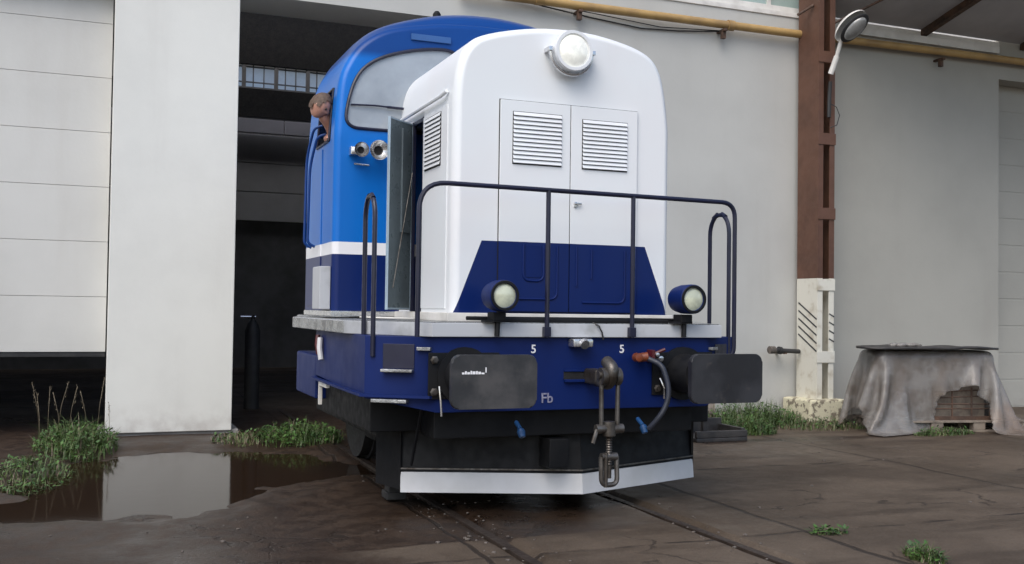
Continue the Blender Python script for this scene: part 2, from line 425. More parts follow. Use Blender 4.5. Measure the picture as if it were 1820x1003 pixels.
for y in ys:
    for x in xs:
        near = -4 < x < 17 and 2 < y < 14.6
        z = ground_z(x, y) if near else 0.
        if groove(x) and near:
            z = min(z, 0)-.03 if not any(r_-.0355 < x < r_+.0355 for r_ in RX) else min(z, 0)-.03
        gv.append((x, y, z)); gmud.append(mudf(x, y) if near else .3)
gf = [(j*nx+i, j*nx+i+1, (j+1)*nx+i+1, (j+1)*nx+i) for j in range(ny-1) for i in range(nx-1)]
gm.from_pydata(gv, [], gf); gm.materials.append(M['ground'])
at = gm.attributes.new('mud', 'FLOAT', 'POINT'); at.data.foreach_set('value', gmud)
for p in gm.polygons: p.use_smooth = True
go = bpy.data.objects.new('ground', gm); COL.objects.link(go); struct(go)
def water(name, poly, z, grow):
    b = MB(); c = Vector((sum(p[0] for p in poly)/len(poly), sum(p[1] for p in poly)/len(poly)))
    b.face([(p[0]+(p[0]-c.x)*grow, p[1]+(p[1]-c.y)*grow, z) for p in poly]); return struct(b.build(name, M['water']))
water('puddle', PUD, -.034, .18)
b = MB()
for r_ in RX: b.box(r_-.034, r_+.034, 1.0, 25, -.16, -.008, .006)
struct(b.build('railway_track', M['railtop']))
# loose stones and crumbs along the rails and in the mud
b = MB()
for i in range(260):
    if i < 150:
        r_ = random.choice(RX); x = r_+random.choice((-1, 1))*(.06+abs(random.gauss(0, .09))); y = random.uniform(4.5, 9.5)
    elif i < 200: x = random.uniform(-1.5, 3.2); y = random.uniform(5.3, 8)
    else: x = random.uniform(4, 12); y = random.uniform(5.5, 12)
    if sdist((x, y), PUD) < 0: continue
    sz = random.choice((.006, .007, .009, .011, .016)); z = ground_z(x, y)
    vs = bmesh.ops.create_icosphere(b.bm, subdivisions=1, radius=sz)['verts']
    for v in vs: v.co = Vector((v.co.x*random.uniform(.8, 1.5), v.co.y*random.uniform(.8, 1.4), v.co.z*.6))+Vector((x, y, z+sz*.2))
tag(b.build('gravel', M['stone'], sharp=10), 'loose gravel and crumbs scattered along the rails and in the mud', 'gravel', kind='stuff')

# ---------------------------------------------------------------- the workshop hall
W = 12.65
hall = thing('workshop_hall', 'white plastered workshop hall with tall doorway the locomotive is leaving', 'workshop', (3.0, W, 0))
b = MB(); b.box(5.05, 9.66, W, W+.45, 0, 5.93); b.build('front_wall', M['plaster'], hall)
b = MB(); b.box(9.66, 13.55, W-.003, W+.447, 0, 5.93); b.build('sheltered_wall', M['plaster_shaded'], hall)
b = MB(); b.box(.06, 1.46, W-.02, W+.8, .04, 9.5, .012); b.build('pillar', M['pillar'], hall)
b = MB(); b.box(-.02, 1.55, W+.02, W+.85, -.12, .05, .015); b.build('pillar_footing', M['concrete_edge'], hall)
b = MB(); b.box(1.46, 5.05, W, W+.80, 5.28, 5.93); b.build('lintel', M['plaster'], hall)
b = MB(); b.box(1.46, 5.05, W+.8, W+.95, 5.34, 6.6); b.box(1.46, 5.2, W+.83, W+.98, 5.46, 5.6); b.build('lintel_beam', M['concrete_edge'], hall)
b = MB(); b.box(-30, .06, W, W+.45, 5.2, 9.5); b.box(-30, -5, W, W+.45, 0, 5.2); b.build('side_wall', M['plaster'], hall)
b = MB(); b.box(13.55, 40, W, W+.45, 5.4, 9.5); b.box(17.5, 40, W, W+.45, 0, 5.4); b.build('end_wall', M['plaster_shaded'], hall)
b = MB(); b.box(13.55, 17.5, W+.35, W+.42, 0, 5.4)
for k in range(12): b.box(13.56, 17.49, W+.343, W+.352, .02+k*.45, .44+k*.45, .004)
b.build('side_gate', M['plaster_shaded'], hall)
b = MB(); b.box(1.46, 13.55, W-.02, W+.45, 5.93, 6.0, .006); b.build('ledge', M['lampwhite'], hall)
b = MB(); b.box(1.46, 6.4, W, W+.45, 6.0, 9.5); b.box(6.4, 13.55, W, W+.45, 7.6, 9.5); b.build('upper_wall', M['plaster'], hall)
win = MB(); win.box(6.4, 13.55, W+.06, W+.12, 6.02, 6.10); 
for k in range(9): win.box(6.4+k*.89, 6.46+k*.89, W+.06, W+.12, 6.1, 7.6)
wf = win.build('window_frame', M['lampwhite'], hall)
b = MB(); b.box(6.4, 13.55, W+.085, W+.095, 6.1, 7.6); b.build('glazing', M['glazing'], wf)
# sectional door, half raised, left of the pillar
sh = MB(); z0 = .96
for k in range(7):
    sh.box(-5, .045, 12.9, 12.96, z0+k*.64+.002, z0+(k+1)*.64-.002, .004)
dr = sh.build('sectional_door', M['shutter'], hall)
b = MB(); b.box(-5, .045, 12.915, 12.955, .90, .962, .01); b.build('bottom_seal', M['rubber'], dr)
b = MB(); b.box(-5, .045, 12.93, 12.95, z0+.01, z0+7*.64-.01); b.build('door_core', M['concrete_edge'], dr)
# the inside: back wall, side walls, roof, girder, far window band
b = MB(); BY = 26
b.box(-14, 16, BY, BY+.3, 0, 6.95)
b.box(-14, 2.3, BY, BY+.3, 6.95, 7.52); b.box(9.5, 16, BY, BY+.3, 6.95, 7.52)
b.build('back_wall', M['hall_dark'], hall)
b = MB(); b.box(-14, 16, BY, BY+.3, 7.52, 9.6); b.build('darkened_back_wall', M['void'], hall)  # upper back wall, its shade put in as near-black colour
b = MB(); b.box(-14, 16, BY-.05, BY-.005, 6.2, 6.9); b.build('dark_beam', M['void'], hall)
for xa in (-14.3, 16): b = MB(); b.box(xa, xa+.3, W+.45, BY+.3, 0, 9.6); b.build('hall_side_wall', M['hall_dark'], hall)
b = MB(); b.box(-14.3, 16.3, W-.3, 24.0, 9.6, 9.9); b.box(-14.3, 16.3, 25.5, BY+.4, 9.6, 9.9)  # gap between the slabs is an unseen opening added to light the back wall
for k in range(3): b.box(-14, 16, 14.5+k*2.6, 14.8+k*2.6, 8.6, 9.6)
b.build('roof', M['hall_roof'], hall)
b = MB(); x = 2.3
while x < 9.4:
    b.box(x, x+.09, BY+.02, BY+.12, 6.95, 7.52)
    for q in (.26, .52): b.box(x+q, x+q+.025, BY+.05, BY+.09, 6.95, 7.52)
    x += .79
b.box(2.3, 9.5, BY+.05, BY+.09, 7.06, 7.09); b.box(2.3, 9.5, BY+.05, BY+.09, 7.44, 7.47)
bw = b.build('back_window', M['hall_dark'], hall)
b = MB(); b.box(2.3, 9.5, BY+.13, BY+.14, 6.95, 7.52); b.build('window_pane', M['frosted'], bw)
b = MB()
for k in range(12): b.box(-12+k*2.3, -9.73+k*2.3, BY-.35, BY-.2, 5.76, 6.1, .01)
b.build('crane_girder', M['girder'], hall)
b = MB()
for k in range(3): b.box(-12, 14, BY-.1, BY-.02, 3.62+k*.72, 4.32+k*.72, .01)
b.build('inner_panel', M['panel_grey'], hall)
# canopy on the right part of the front
cn = MB()
def slab(x0, x1, ya, za, yb, zb, t):
    cn.prism([(ya, za), (yb, zb), (yb, zb+t), (ya, za+t)], 'x', x0, x1)
slab(9.86, 40, W-.02, 6.02, 9.9, 6.72, .05)
can = cn.build('canopy', M['canopy'], hall)
cn = MB()
for k in range(9):
    slab(11.9+k*2.1, 12.0+k*2.1, W-.02, 5.90+.02, 9.95, 6.58, .118)
cn.box(9.86, 40, 9.82, 9.9, 6.55, 6.85)
cn.build('canopy_beam', M['rust'], can)
cn = MB(); cn.box(9.86, 13.5, W-.07, W-.005, 5.80, 5.915, .006); cn.build('canopy_fascia', M['lampwhite'], can)

# ochre pipe with its brackets, and the cable slung beneath it
pip = thing('gas_pipe', 'long ochre yellow pipe running along the top of the white wall', 'pipe', (9.4, W-.13, 5.5))
b = MB(); b.tube([(4.2, W-.13, 5.63), (9.0, W-.13, 5.65), (13, W-.13, 5.69), (18, W-.13, 5.72), (30, W-.13, 5.72)], .058, 14); b.build('pipe_run', M['pipe'], pip)
for x in (5.3, 8.3): b = MB(); b.lathe((x, W-.13, 5.645), (1, 0, 0), [(-.05, .058), (-.05, .075), (.05, .075), (.05, .058)], 16); b.build('pipe_collar', M['pipe'], pip)
for x in (5.9, 8.18, 12.2, 15.4):
    b = MB(); b.box(x-.03, x+.03, W-.2, W, 5.54, 5.575, .004); b.box(x-.03, x+.03, W-.16, W-.1, 5.44, 5.545, .004); b.build('bracket', M['rust'], pip)
b = MB(); b.tube([(4.8, W-.06, 5.69), (5.4, W-.03, 5.60), (6.1, W-.03, 5.53), (6.9, W-.03, 5.47), (7.5, W-.03, 5.50), (8.15, W-.06, 5.56)], .010, 6)
b.tube([(4.8, W-.06, 5.70), (5.6, W-.05, 5.62), (6.4, W-.05, 5.57), (7.2, W-.04, 5.52), (8.15, W-.06, 5.57)], .007, 6)
tag(b.build('cable', M['cable'], origin=(6.5, W, 5.5)), 'thin dark cable sagging below the ochre pipe on the white wall', 'cable')

# lattice column
cl = thing('steel_column', 'red brown lattice steel column with white striped foot against the wall', 'column', (9.66, 12.3, 0))
def channel(mb, x, s, z0, z1):
    mb.box(min(x, x+s*.016), max(x, x+s*.016), 12.08, 12.55, z0, z1, .003)
    a, c = (x, x+s*.09)
    mb.box(min(a+s*.016, c), max(a+s*.016, c), 12.08, 12.097, z0, z1, .002); mb.box(min(a+s*.016, c), max(a+s*.016, c), 12.533, 12.55, z0, z1, .002)
for nm, mat, z0, z1 in (('shaft', 'column', 2.03, 9.4), ('painted_foot', 'column_white', .28, 2.03)):
    b = MB(); channel(b, 9.51, 1, z0, z1); channel(b, 9.80, -1, z0, z1); o = b.build(nm, M[mat], cl)
for za, mat in ((5.15, 'column'), (3.96, 'column'), (2.88, 'column'), (1.855, 'column_white'), (.82, 'column_white'), (6.4, 'column')):
    b = MB(); b.box(9.50, 9.81, 12.066, 12.079, za, za+.165, .003); b.build('batten_plate', M[mat], cl)
b = MB(); b.box(9.30, 9.95, 11.95, 12.6, -.05, .30, .03, 3); b.build('base_block', M['base_block'], cl)
b = MB()
for k in range(5):
    zt = 1.66-k*.115
    b.obox((9.5075, 12.30, zt-.10), (1, 0, 0), (0, -.45, -.26), (0, -.26, .45), .0015, .24, .011)
for k in range(4): b.obox((9.76, 12.0785, 1.50-k*.12), (0, 1, 0), (1, 0, -.5), (.5, 0, 1), .0012, .05, .010)
b.build('hazard_stripe', M['stripe'], cl)
# lamp on the column
lp = thing('wall_lamp', 'white curved arm lamp with round grey glass fixed to the brown column', 'lamp', (9.62, 12.0, 4.75))
b = MB(); b.tube([(9.66, 12.04, 4.35), (9.66, 12.03, 4.7), (9.65, 12.0, 4.86)], .028, 10); b.build('pole', M['cable'], lp)
b = MB(); b.tube([(9.63, 11.97, 4.96), (9.645, 11.93, 5.06), (9.665, 11.88, 5.2)], .040, 10); b.tube([(9.66, 11.885, 5.18), (9.66, 11.83, 5.30), (9.66, 11.78, 5.42)], .028, 10); b.build('arm', M['lampwhite'], lp)
hc = Vector((9.74, 11.60, 5.545)); hd_ = Vector((.40, -.61, .68)).normalized(); hn_ = Vector((-.10, -.66, -.66)); hn_ = (hn_-hd_*hn_.dot(hd_)).normalized(); hs_ = hd_.cross(hn_)
def lens_shell(mb, la, lb, ln, t0, t1, nu=28, nv=8, off=0.):
    rings = []
    for j in range(nv+1):
        t = t0+(t1-t0)*j/nv
        rings.append([mb.bm.verts.new(hc+hd_*(la*cos(t)*cos(2*pi*i/nu))+hs_*(lb*cos(t)*sin(2*pi*i/nu))+hn_*(ln*sin(t)+off)) for i in range(nu)])
    for A, B in zip(rings, rings[1:]):
        for i in range(nu): mb.bm.faces.new((A[i], A[(i+1) % nu], B[(i+1) % nu], B[i]))
    mb.bm.faces.new(rings[-1]); return rings
hc0 = hc.copy(); hc += Vector((-.045, .03, .03)); b = MB(); lens_shell(b, .265, .16, -.11, -.1, 1.5); hc = hc0; hd = b.build('lamp_head', M['lampwhite'], lp)
b = MB(); lens_shell(b, .24, .15, .03, -.3, 1.2, off=.004); b.build('rim', M['rubber'], hd)
b = MB(); lens_shell(b, .19, .115, .06, 0, 1.5, off=.026); b.build('glass', M['lens_grey'], hd)
b = MB(); b.tube([(9.70, 12.05, 4.55), (9.76, 12.0, 4.50), (9.80, 11.98, 4.38), (9.77, 12.0, 4.24), (9.68, 12.04, 4.20)], .007, 6); b.build('wire_loop', M['cable'], lp)
b = MB(); b.tube([(9.3, 12.3, 5.86), (9.5, 12.2, 6.0)], .02); b.tube([(9.8, 12.1, 5.75), (10.6, 11.6, 6.2)], .018)
b.build('brace', M['rust'], cl)

# small pipe stub on the wall
st = thing('pipe_stub', 'short dark pipe stub with grey flange low on the white wall', 'pipe', (9.2, W, .98))
b = MB(); b.tube([(8.98, W-.24, .99), (9.48, W-.2, .965)], .033, 12); b.tube([(9.10, W-.22, .985), (9.15, W-.22, .98)], .055, 12); b.build('pipe_body', M['cable'], st)
b = MB(); b.lathe((8.93, W-.24, .99), (1, 0, 0), [(0, 0), (0, .055), (.09, .055), (.09, .035)], 14); b.build('flange', M['stone'], st)
b = MB(); b.box(9.2, 9.24, W-.24, W, .93, .95, .002); b.build('support', M['rust'], st)

# worn block against the wall and the dark metal frame lying beside the loco
b = MB(); b.box(7.35, 7.80, 12.05, 12.5, -.05, .30, .02)
for v in b.bm.verts: v.co += Vector((noise.noise(v.co*4), noise.noise(v.co*4+Vector((5, 0, 0))), noise.noise(v.co*4+Vector((0, 5, 0)))))*.03
tag(b.build('concrete_block', M['block'], origin=(7.6, 12.25, 0)), 'worn brown concrete block at the foot of the white wall', 'block')
fr = thing('metal_trough', 'dark rusty metal trough lying on the ground beside the locomotive', 'scrap metal', (6.7, 10.5, 0))
b = MB(); b.box(6.45, 7.15, 10.35, 10.95, .0, .05, .01); b.box(6.45, 7.15, 10.35, 10.40, .05, .13, .01); b.box(6.45, 7.15, 10.9, 10.95, .05, .22, .01); b.box(7.1, 7.15, 10.4, 10.9, .05, .15, .01)
b.build('tray', M['board'], fr)
b = MB(); b.box(6.58, 6.65, 10.42, 10.48, .05, .58, .008); b.box(6.28, 6.65, 10.42, 10.48, .53, .585, .008); b.build('post', M['board'], fr)

# ---------------------------------------------------------------- pallet and sheeted pile
PO = (9.95, 10.5, 0); n_before = set(o.name for o in COL.objects)
pl = thing('wooden_pallet', 'low weathered wooden pallet under the sheeted pile by the wall', 'pallet', PO)
b = MB()
for k in range(5): b.box(9.4, 11.42, 10.45+k*.17, 10.58+k*.17, .125, .15, .004)
b.build('deck_boards', M['wood'], pl)
b = MB()
for y in (10.46, 10.80, 11.15):
    for x in (9.42, 10.05, 10.65, 11.22): b.box(x, x+.17, y, y+.1, .03, .125, .005)
    b.box(9.4, 11.42, y, y+.1, .0, .028, .004)
b.build('bearer', M['wood'], pl)
bk = thing('wire_crate', 'rusty wire crate standing on the pallet under the plastic sheet', 'crate', PO)
b = MB()
for z in (.17, .30, .36, .44, .52): b.tube([(10.12, 10.55, z), (10.95, 10.55, z+(.03 if z > .4 else 0))], .010, 6)
for x in (10.12, 10.4, 10.68, 10.95): b.tube([(x, 10.55, .15), (x, 10.55, .58)], .012, 6)
b.box(10.11, 10.96, 10.54, 10.56, .15, .2); b.build('wire_side', M['rust'], bk)
b = MB(); b.box(9.5, 10.95, 10.66, 11.15, .15, 1.06, .02); b.build('crate_body', M['wood'], bk)
b = MB()
vs = bmesh.ops.create_icosphere(b.bm, subdivisions=3, radius=.17)['verts']
for v in vs:
    n_ = noise.noise(v.co*9)*.07; v.co = Vector((v.co.x*1.15, v.co.y, v.co.z*1.2))*(1+n_*4)+Vector((9.82, 10.68, .36))
tag(b.build('scrap_heap', M['rust'], origin=PO), 'dark rusty lump of scrap on the pallet beside the wire crate', 'scrap metal')
# plastic sheet draped over the pile
import numpy as np
def drape():
    # a plastic sheet let fall over the crate: point masses, links, box and ground contact
    rng = np.random.default_rng(5); nu, nv, h = 84, 66, .043
    X, Y = np.meshgrid(np.arange(nu)*h, np.arange(nv)*h, indexing='ij')
    P = np.stack([X+8.50+.05, Y+9.45, np.full_like(X, 1.28)], -1)+rng.normal(0, .006, (nu, nv, 3)); Q = P.copy()
    lo = np.array([9.34, 10.50, -.5]); hi = np.array([11.02, 11.12, 1.06]); c = (lo+hi)/2; hf = (hi-lo)/2-.09
    ii, jj = np.arange(nu)[:, None], np.arange(nv)[None, :]
    live = np.ones((nu, nv), bool); front = jj*h+9.45; xx = ii*h+8.55
    # the torn front edge: long at one side, short in the middle
    cut = np.where(xx < 9.80, 9.46, np.where(xx < 10.0, 9.46+(xx-9.80)/.2*.40, np.where(xx < 10.95, 9.90-.035*np.sin(xx*6.5)-.012*np.sin(xx*19), np.maximum(9.52, 9.84-(xx-10.95)*1.2))))
    live &= front >= cut
    live &= (xx > 8.62+.05*np.sin(front*8)) & (front < 12.0)
    links = []
    for di, dj, k in ((1, 0, .5), (0, 1, .5), (1, 1, .4), (1, -1, .4), (3, 0, .10), (0, 3, .10)):
        i0, i1 = (0, nu-di); j0, j1 = (max(0, -dj), nv-max(0, dj))
        for par in (0, 1):
            m_ = np.zeros((nu, nv), bool); m_[i0:i1, j0:j1] = True
            m_ &= (((ii//max(1, di)) if di else (jj//max(1, dj))) % 2 == par)
            a = np.argwhere(m_); bidx = a+np.array([di, dj]); ok = live[a[:, 0], a[:, 1]] & live[bidx[:, 0], bidx[:, 1]]
            a, bidx = a[ok], bidx[ok]
            links.append((a[:, 0]*nv+a[:, 1], bidx[:, 0]*nv+bidx[:, 1], h*math.hypot(di, dj), k))
    P = P.reshape(-1, 3); Q = Q.reshape(-1, 3)
    for step in range(230):
        V = (P-Q)*.965; Q = P.copy(); P = P+V+np.array([0, 0, -.0022])
        if step < 60: P += rng.normal(0, .0009, P.shape)
        for it in range(7):
            for a, bb, L0, k in links:
                d = P[bb]-P[a]; l = np.linalg.norm(d, axis=1, keepdims=True)+1e-9
                cr = d*((l-L0)/l)*k*(1 if L0 < h*2.5 else .6)
                P[a] += cr; P[bb] -= cr
            q = P-c; e = np.abs(q)-hf; out = np.maximum(e, 0); dist = np.linalg.norm(out, axis=1)+np.minimum(e.max(1), 0)-.09
            hit = dist < 0
            n = np.where((e.max(1) < 0)[:, None], (e == e.max(1)[:, None])*np.sign(q), np.sign(q)*out/(np.linalg.norm(out, axis=1, keepdims=True)+1e-9))
            P[hit] -= (dist[:, None]*n)[hit]; Q[hit] += (P-Q)[hit]*.55
            g_ = P[:, 2] < .014; P[g_, 2] = .014; Q[g_] += (P-Q)[g_]*.7
    return P.reshape(nu, nv, 3), live
P_, live_ = drape()
b = MB(); vmap = {}
def vv_(i, j):
    if (i, j) not in vmap: vmap[i, j] = b.bm.verts.new(tuple(float(t) for t in P_[i, j]))
    return vmap[i, j]
for i in range(P_.shape[0]-1):
    for j in range(P_.shape[1]-1):
        if live_[i, j] and live_[i+1, j] and live_[i+1, j+1] and live_[i, j+1]: b.bm.faces.new((vv_(i, j), vv_(i+1, j), vv_(i+1, j+1), vv_(i, j+1)))
so = b.build('plastic_sheet', M['tarp'], origin=PO, sharp=170)
md = so.modifiers.new('smooth', 'SUBSURF'); md.levels = 1; md.render_levels = 1
md = so.modifiers.new('thickness', 'SOLIDIFY'); md.thickness = .004
tag(so, 'crumpled milky plastic sheet draped over the pile on the pallet', 'plastic sheet')
b = MB(); n = 26; m_ = 6; G = []
for i in range(n+1):
    row = []
    for j in range(m_+1):
        u = i/n; v = j/m_; x = 9.12+1.98*u; wd = .36*math.sqrt(max(.02, 1-(2*u-1)**4)); y = 10.62+(v-.35)*wd*1.9
        z = 1.082+.03*u+.008*sin(u*7)+.02*noise.noise(Vector((x*3, y*3, 0)))
        if u > .8: z -= (u-.8)*.18
        row.append(b.bm.verts.new((x, y, z)))
    G.append(row)
for i in range(n):
    for j in range(m_): b.bm.faces.new((G[i][j], G[i+1][j], G[i+1][j+1], G[i][j+1]))
bo = b.build('roofing_sheet', M['board'], origin=PO); md = bo.modifiers.new('thickness', 'SOLIDIFY'); md.thickness = .028; md.offset = 0
tag(bo, 'flat black roofing sheet lying on top of the plastic covered pile', 'sheet')
b = MB(); 
for k in range(5):
    vs = bmesh.ops.create_icosphere(b.bm, subdivisions=2, radius=.05)['verts']
    o = Vector((9.55+k*.07, 10.48+random.uniform(-.03, .03), 1.13))
    for v in vs: v.co = Vector((v.co.x*1.5, v.co.y, v.co.z*.55))*(1+.5*noise.noise(v.co*20+o))+o
tag(b.build('plastic_scrap', M['tarp'], origin=PO, sharp=60), 'small pale scrap of plastic lying on the black roofing sheet', 'plastic scrap')

for o in COL.objects:
    if o.name not in n_before and o.parent is None: o.rotation_euler.z = R(-12)         # the whole pile stands at an angle to the wall

# dim upright cylinder inside the hall
cy = thing('gas_cylinder', 'dark upright gas cylinder standing inside the hall behind the pillar', 'gas cylinder', (2.08, 15.6, 0))
b = MB(); b.lathe((2.08, 15.6, 0), (0, 0, 1), [(0, 0), (0, .11), (1.15, .11), (1.25, .08), (1.32, .03), (1.38, .03), (1.38, 0)], 20); b.build('cylinder_body', M['rubber'], cy)
b = MB(); b.tube([(1.9, 15.6, 1.36), (2.12, 15.6, 1.36)], .018); b.build('valve', M['chrome'], cy)

# ---------------------------------------------------------------- weeds
def blade(b, x, y, z, ln, lean, ang, wd, droop=1.):
    p = Vector((x, y, z)); d = Vector((cos(ang), sin(ang), 0)); side = Vector((-sin(ang), cos(ang), 0)); prev = None
    for k in range(4):
        t = k/3; c = p+d*lean*ln*t*t+Vector((0, 0, ln*(t-droop*.25*lean*t*t)))
        wv = wd*(1-t)**.7+.0004
        cur = (b.bm.verts.new(c-side*wv), b.bm.verts.new(c+side*wv))
        if prev: b.bm.faces.new((prev[0], prev[1], cur[1], cur[0]))
        prev = cur
def leaf(b, c, ang, ln, wd, tilt):
    d = Vector((cos(ang)*cos(tilt), sin(ang)*cos(tilt), sin(tilt))); s_ = Vector((-sin(ang), cos(ang), 0)); up = d.cross(s_)
    m1 = c+d*ln*.5
    q = [c, m1+s_*wd-up*ln*.06, c+d*ln-Vector((0, 0, ln*.15)), m1-s_*wd-up*ln*.06]
    b.bm.faces.new([b.bm.verts.new(v) for v in q])
def weed(x, y, rx, ry, h, nb, nl, label, stalks=0, dry=0):
    t = thing('weed_clump', label, 'weeds', (x, y, ground_z(x, y)), 'weed clumps around the yard')
    def spot():
        a = random.uniform(0, 2*pi); r = math.sqrt(random.random()); px, py = x+cos(a)*r*rx, y+sin(a)*r*ry
        return px, py, ground_z(px, py), 1-.6*r*r
    b = MB(); bd = MB(); anyd = False
    for i in range(nb):
        px, py, pz, k = spot(); tgt = b
        if random.random() < dry: tgt = bd; anyd = True
        blade(tgt, px, py, pz-.01, h*k*random.uniform(.45, 1.1), random.uniform(.15, .9), random.uniform(0, 2*pi), random.uniform(.003, .007))
    b.build('grass_leaves', M['leaf2'], t, recalc=False)
    if nl:
        bl = MB()
        for i in range(nl):
            px, py, pz, k = spot(); leaf(bl, Vector((px, py, pz+random.uniform(.02, h*.75*k))), random.uniform(0, 2*pi), random.uniform(.03, .075), random.uniform(.008, .02), random.uniform(-.3, .9))
        bl.build('broad_leaves', M['leaf'], t, recalc=False)
    for i in range(stalks):
        anyd = True
        px, py, pz, k = spot(); hh = random.uniform(.45, .72); ax, ay = random.uniform(-.12, .12), random.uniform(-.1, .1)
        tp = Vector((px+ax, py+ay, pz+hh)); bd.tube([(px, py, pz), (px+ax*.4, py+ay*.4, pz+hh*.6), tp], .0022, 4)
        for q in range(16): leaf(bd, tp-Vector((ax, ay, hh))*(q/16*.35), random.uniform(0, 6.3), random.uniform(.02, .045), .004, random.uniform(.3, 1.2))
    if anyd: bd.build('dry_leaves', M['straw'], t, recalc=False)
    else: bd.bm.free()
weed(-.22, 11.75, .42, .85, .38, 800, 900, 'tall weeds with dry seed stalks growing beside the white pillar and raised door', stalks=9, dry=.12)
weed(-.55, 10.1, .34, .95, .15, 700, 260, 'low grass on the edge of the puddle beyond the tall weeds', dry=.2)
weed(2.10, 11.75, .50, .50, .30, 700, 900, 'leafy green weeds in the doorway beside the locomotive', dry=.08)
weed(1.50, 11.85, .36, .35, .14, 420, 80, 'short dry grass at the doorway foot of the white pillar', dry=.5)
weed(8.25, 11.9, .78, .58, .44, 1150, 900, 'thick grass growing at the wall foot before the brown column', dry=.08)
weed(7.65, 11.2, .42, .45, .30, 800, 420, 'green weeds beside the rusty metal trough', dry=.08)
weed(9.05, 11.35, .75, .38, .17, 750, 260, 'sparse low grass in front of the peeling column base', dry=.5)
weed(10.05, 10.22, .50, .16, .14, 460, 100, 'green grass under the front edge of the pallet', dry=.15)
weed(4.72, 5.86, .16, .06, .06, 160, 60, 'smaller tuft in the slab joint, nearer the rails', dry=.3)
weed(4.80, 5.05, .10, .16, .13, 300, 60, 'bigger grass tuft in the slab joint in front of the smaller tuft', dry=.2)

# ================================================================ LOCOMOTIVE
L = thing('diesel_locomotive', 'blue and white diesel shunting locomotive rolling out of the hall doorway', 'locomotive', (CX, 7.0, 0))
x_ = lambda d: CX+d
# --- platform
poly = [(-1.1, 12.2), (-1.1, 9.85), (-1.56, 9.80), (-1.56, 7.56), (-1.13, 6.76), (1.19, 6.76), (1.56, 7.56), (1.56, 9.80), (1.1, 9.85), (1.1, 12.2)]
b = MB(); b.prism([(CX+p[0], p[1]) for p in poly], 'z', 1.325, 1.422, bev=.006); pf = b.build('platform', M['edge'], L)
b = MB(); b.box(x_(-1.564), x_(-1.5605), 7.60, 9.79, 1.33, 1.418, .001); b.build('side_edging', M['tread'], pf)
b = MB(); b.prism([(CX+p[0]*.985, p[1]+.012 if p[1] < 7 else p[1]) for p in poly], 'z', 1.423, 1.428); b.build('tread_plate', M['tread'], pf)
b = MB(); b.box(x_(-.93), x_(.93), 7.045, 8.5, 1.428, 1.492, .008); b.build('bonnet_plinth', M['lampwhite'], L)
b = MB(); b.box(x_(-.6), x_(.75), 6.80, 6.99, 1.4285, 1.455, .006); b.tube([(x_(-.85), 6.86, 1.455), (x_(.95), 6.86, 1.455)], .014, 8); b.build('front_step_tread', M['black'], L)
# --- bonnet
prof = [(-.90, 1.49), (-.90, 3.02), (-.892, 3.17), (-.872, 3.30), (-.835, 3.405), (-.77, 3.49), (-.68, 3.545), (-.5, 3.60), (-.25, 3.648), (0, 3.665),
        (.25, 3.655), (.5, 3.612), (.66, 3.562), (.755, 3.50), (.815, 3.41), (.85, 3.30), (.877, 3.15), (.90, 2.95), (.90, 1.49)]
def refine(p, n=3, keep=1):
    out = list(p[:keep])
    for i in range(keep, len(p)-keep-1):
        a, b_, c, d = p[max(i-1, keep)], p[i], p[i+1], p[min(i+2, len(p)-keep-1)]
        for k in range(n):
            t = k/n
            out.append(tuple(.5*(2*b_[j]+(c[j]-a[j])*t+(2*a[j]-5*b_[j]+4*c[j]-d[j])*t*t+(3*b_[j]-a[j]-3*c[j]+d[j])*t**3) for j in (0, 1)))
    return out+list(p[-keep-1:])
prof = refine(prof)
pr = [(x_(p[0]+.01), p[1]) for p in prof]
def inset(pf_, d):
    out = []
    for i, p in enumerate(pf_):
        a, c = pf_[max(0, i-1)], pf_[min(len(pf_)-1, i+1)]; t = Vector((c[0]-a[0], c[1]-a[1])).normalized()
        out.append((p[0]+t.y*d, p[1]-t.x*d if 0 < i < len(pf_)-1 else p[1]))
    return out
b = MB(); g_ = [[b.bm.verts.new((p[0], 7.84, p[1])) for p in pr]]
g_ = [[b.bm.verts.new((p[0], 7.07+.085*(1-cos(pi/2*k/7)), p[1])) for p in inset(pr, .062*(1-sin(pi/2*k/7)))] for k in range(8)]+[g_[-1]]
for A, B in zip(g_, g_[1:]):
    for i in range(len(A)): b.bm.faces.new((A[i], A[(i+1) % len(A)], B[(i+1) % len(A)], B[i]))
b.bm.faces.new(g_[0]); b.bm.faces.new(g_[-1][::-1])
bmesh.ops.delete(b.bm, geom=[v for v in b.bm.verts if not v.link_faces], context='VERTS'); b.wn = True
hood = b.build('bonnet', M['hood'], L, sharp=50)
# rear part of the bonnet: shell with an open left doorway
b = MB(); outer = [p for p in pr if p[1] > 3.03 or p[0] > CX]
inner = [(CX+.01+(p[0]-CX-.01)*.965, p[1]-.03 if p[1] > 1.6 else p[1]) for p in outer]
b.prism(outer+inner[::-1], 'y', 7.84, 8.56); b.build('bonnet_rear_shell', M['hood'], L, sharp=50)
b = MB(); b.box(x_(-.889), x_(-.86), 8.16, 8.50, 1.492, 3.06, .003); b.build('rear_side_panel', M['white'], L)
b = MB(); b.box(x_(-.62), x_(.7), 7.86, 8.48, 1.5, 2.9, .05)
b.tube(arc([(x_(-.70), 8.02, 1.5), (x_(-.70), 8.02, 2.3), (x_(-.5), 8.02, 2.6)], .15), .04); b.build('engine', M['void'], L)
b = MB(); b.box(x_(-.895), x_(-.865), 8.13, 8.158, 1.495, 3.045, .004); b.box(x_(-.895), x_(-.865), 7.843, 7.865, 1.495, 3.045, .004); b.box(x_(-.89), x_(-.865), 7.867, 8.128, 3.01, 3.045, .004); b.build('door_frame', M['rail_navy'], L)
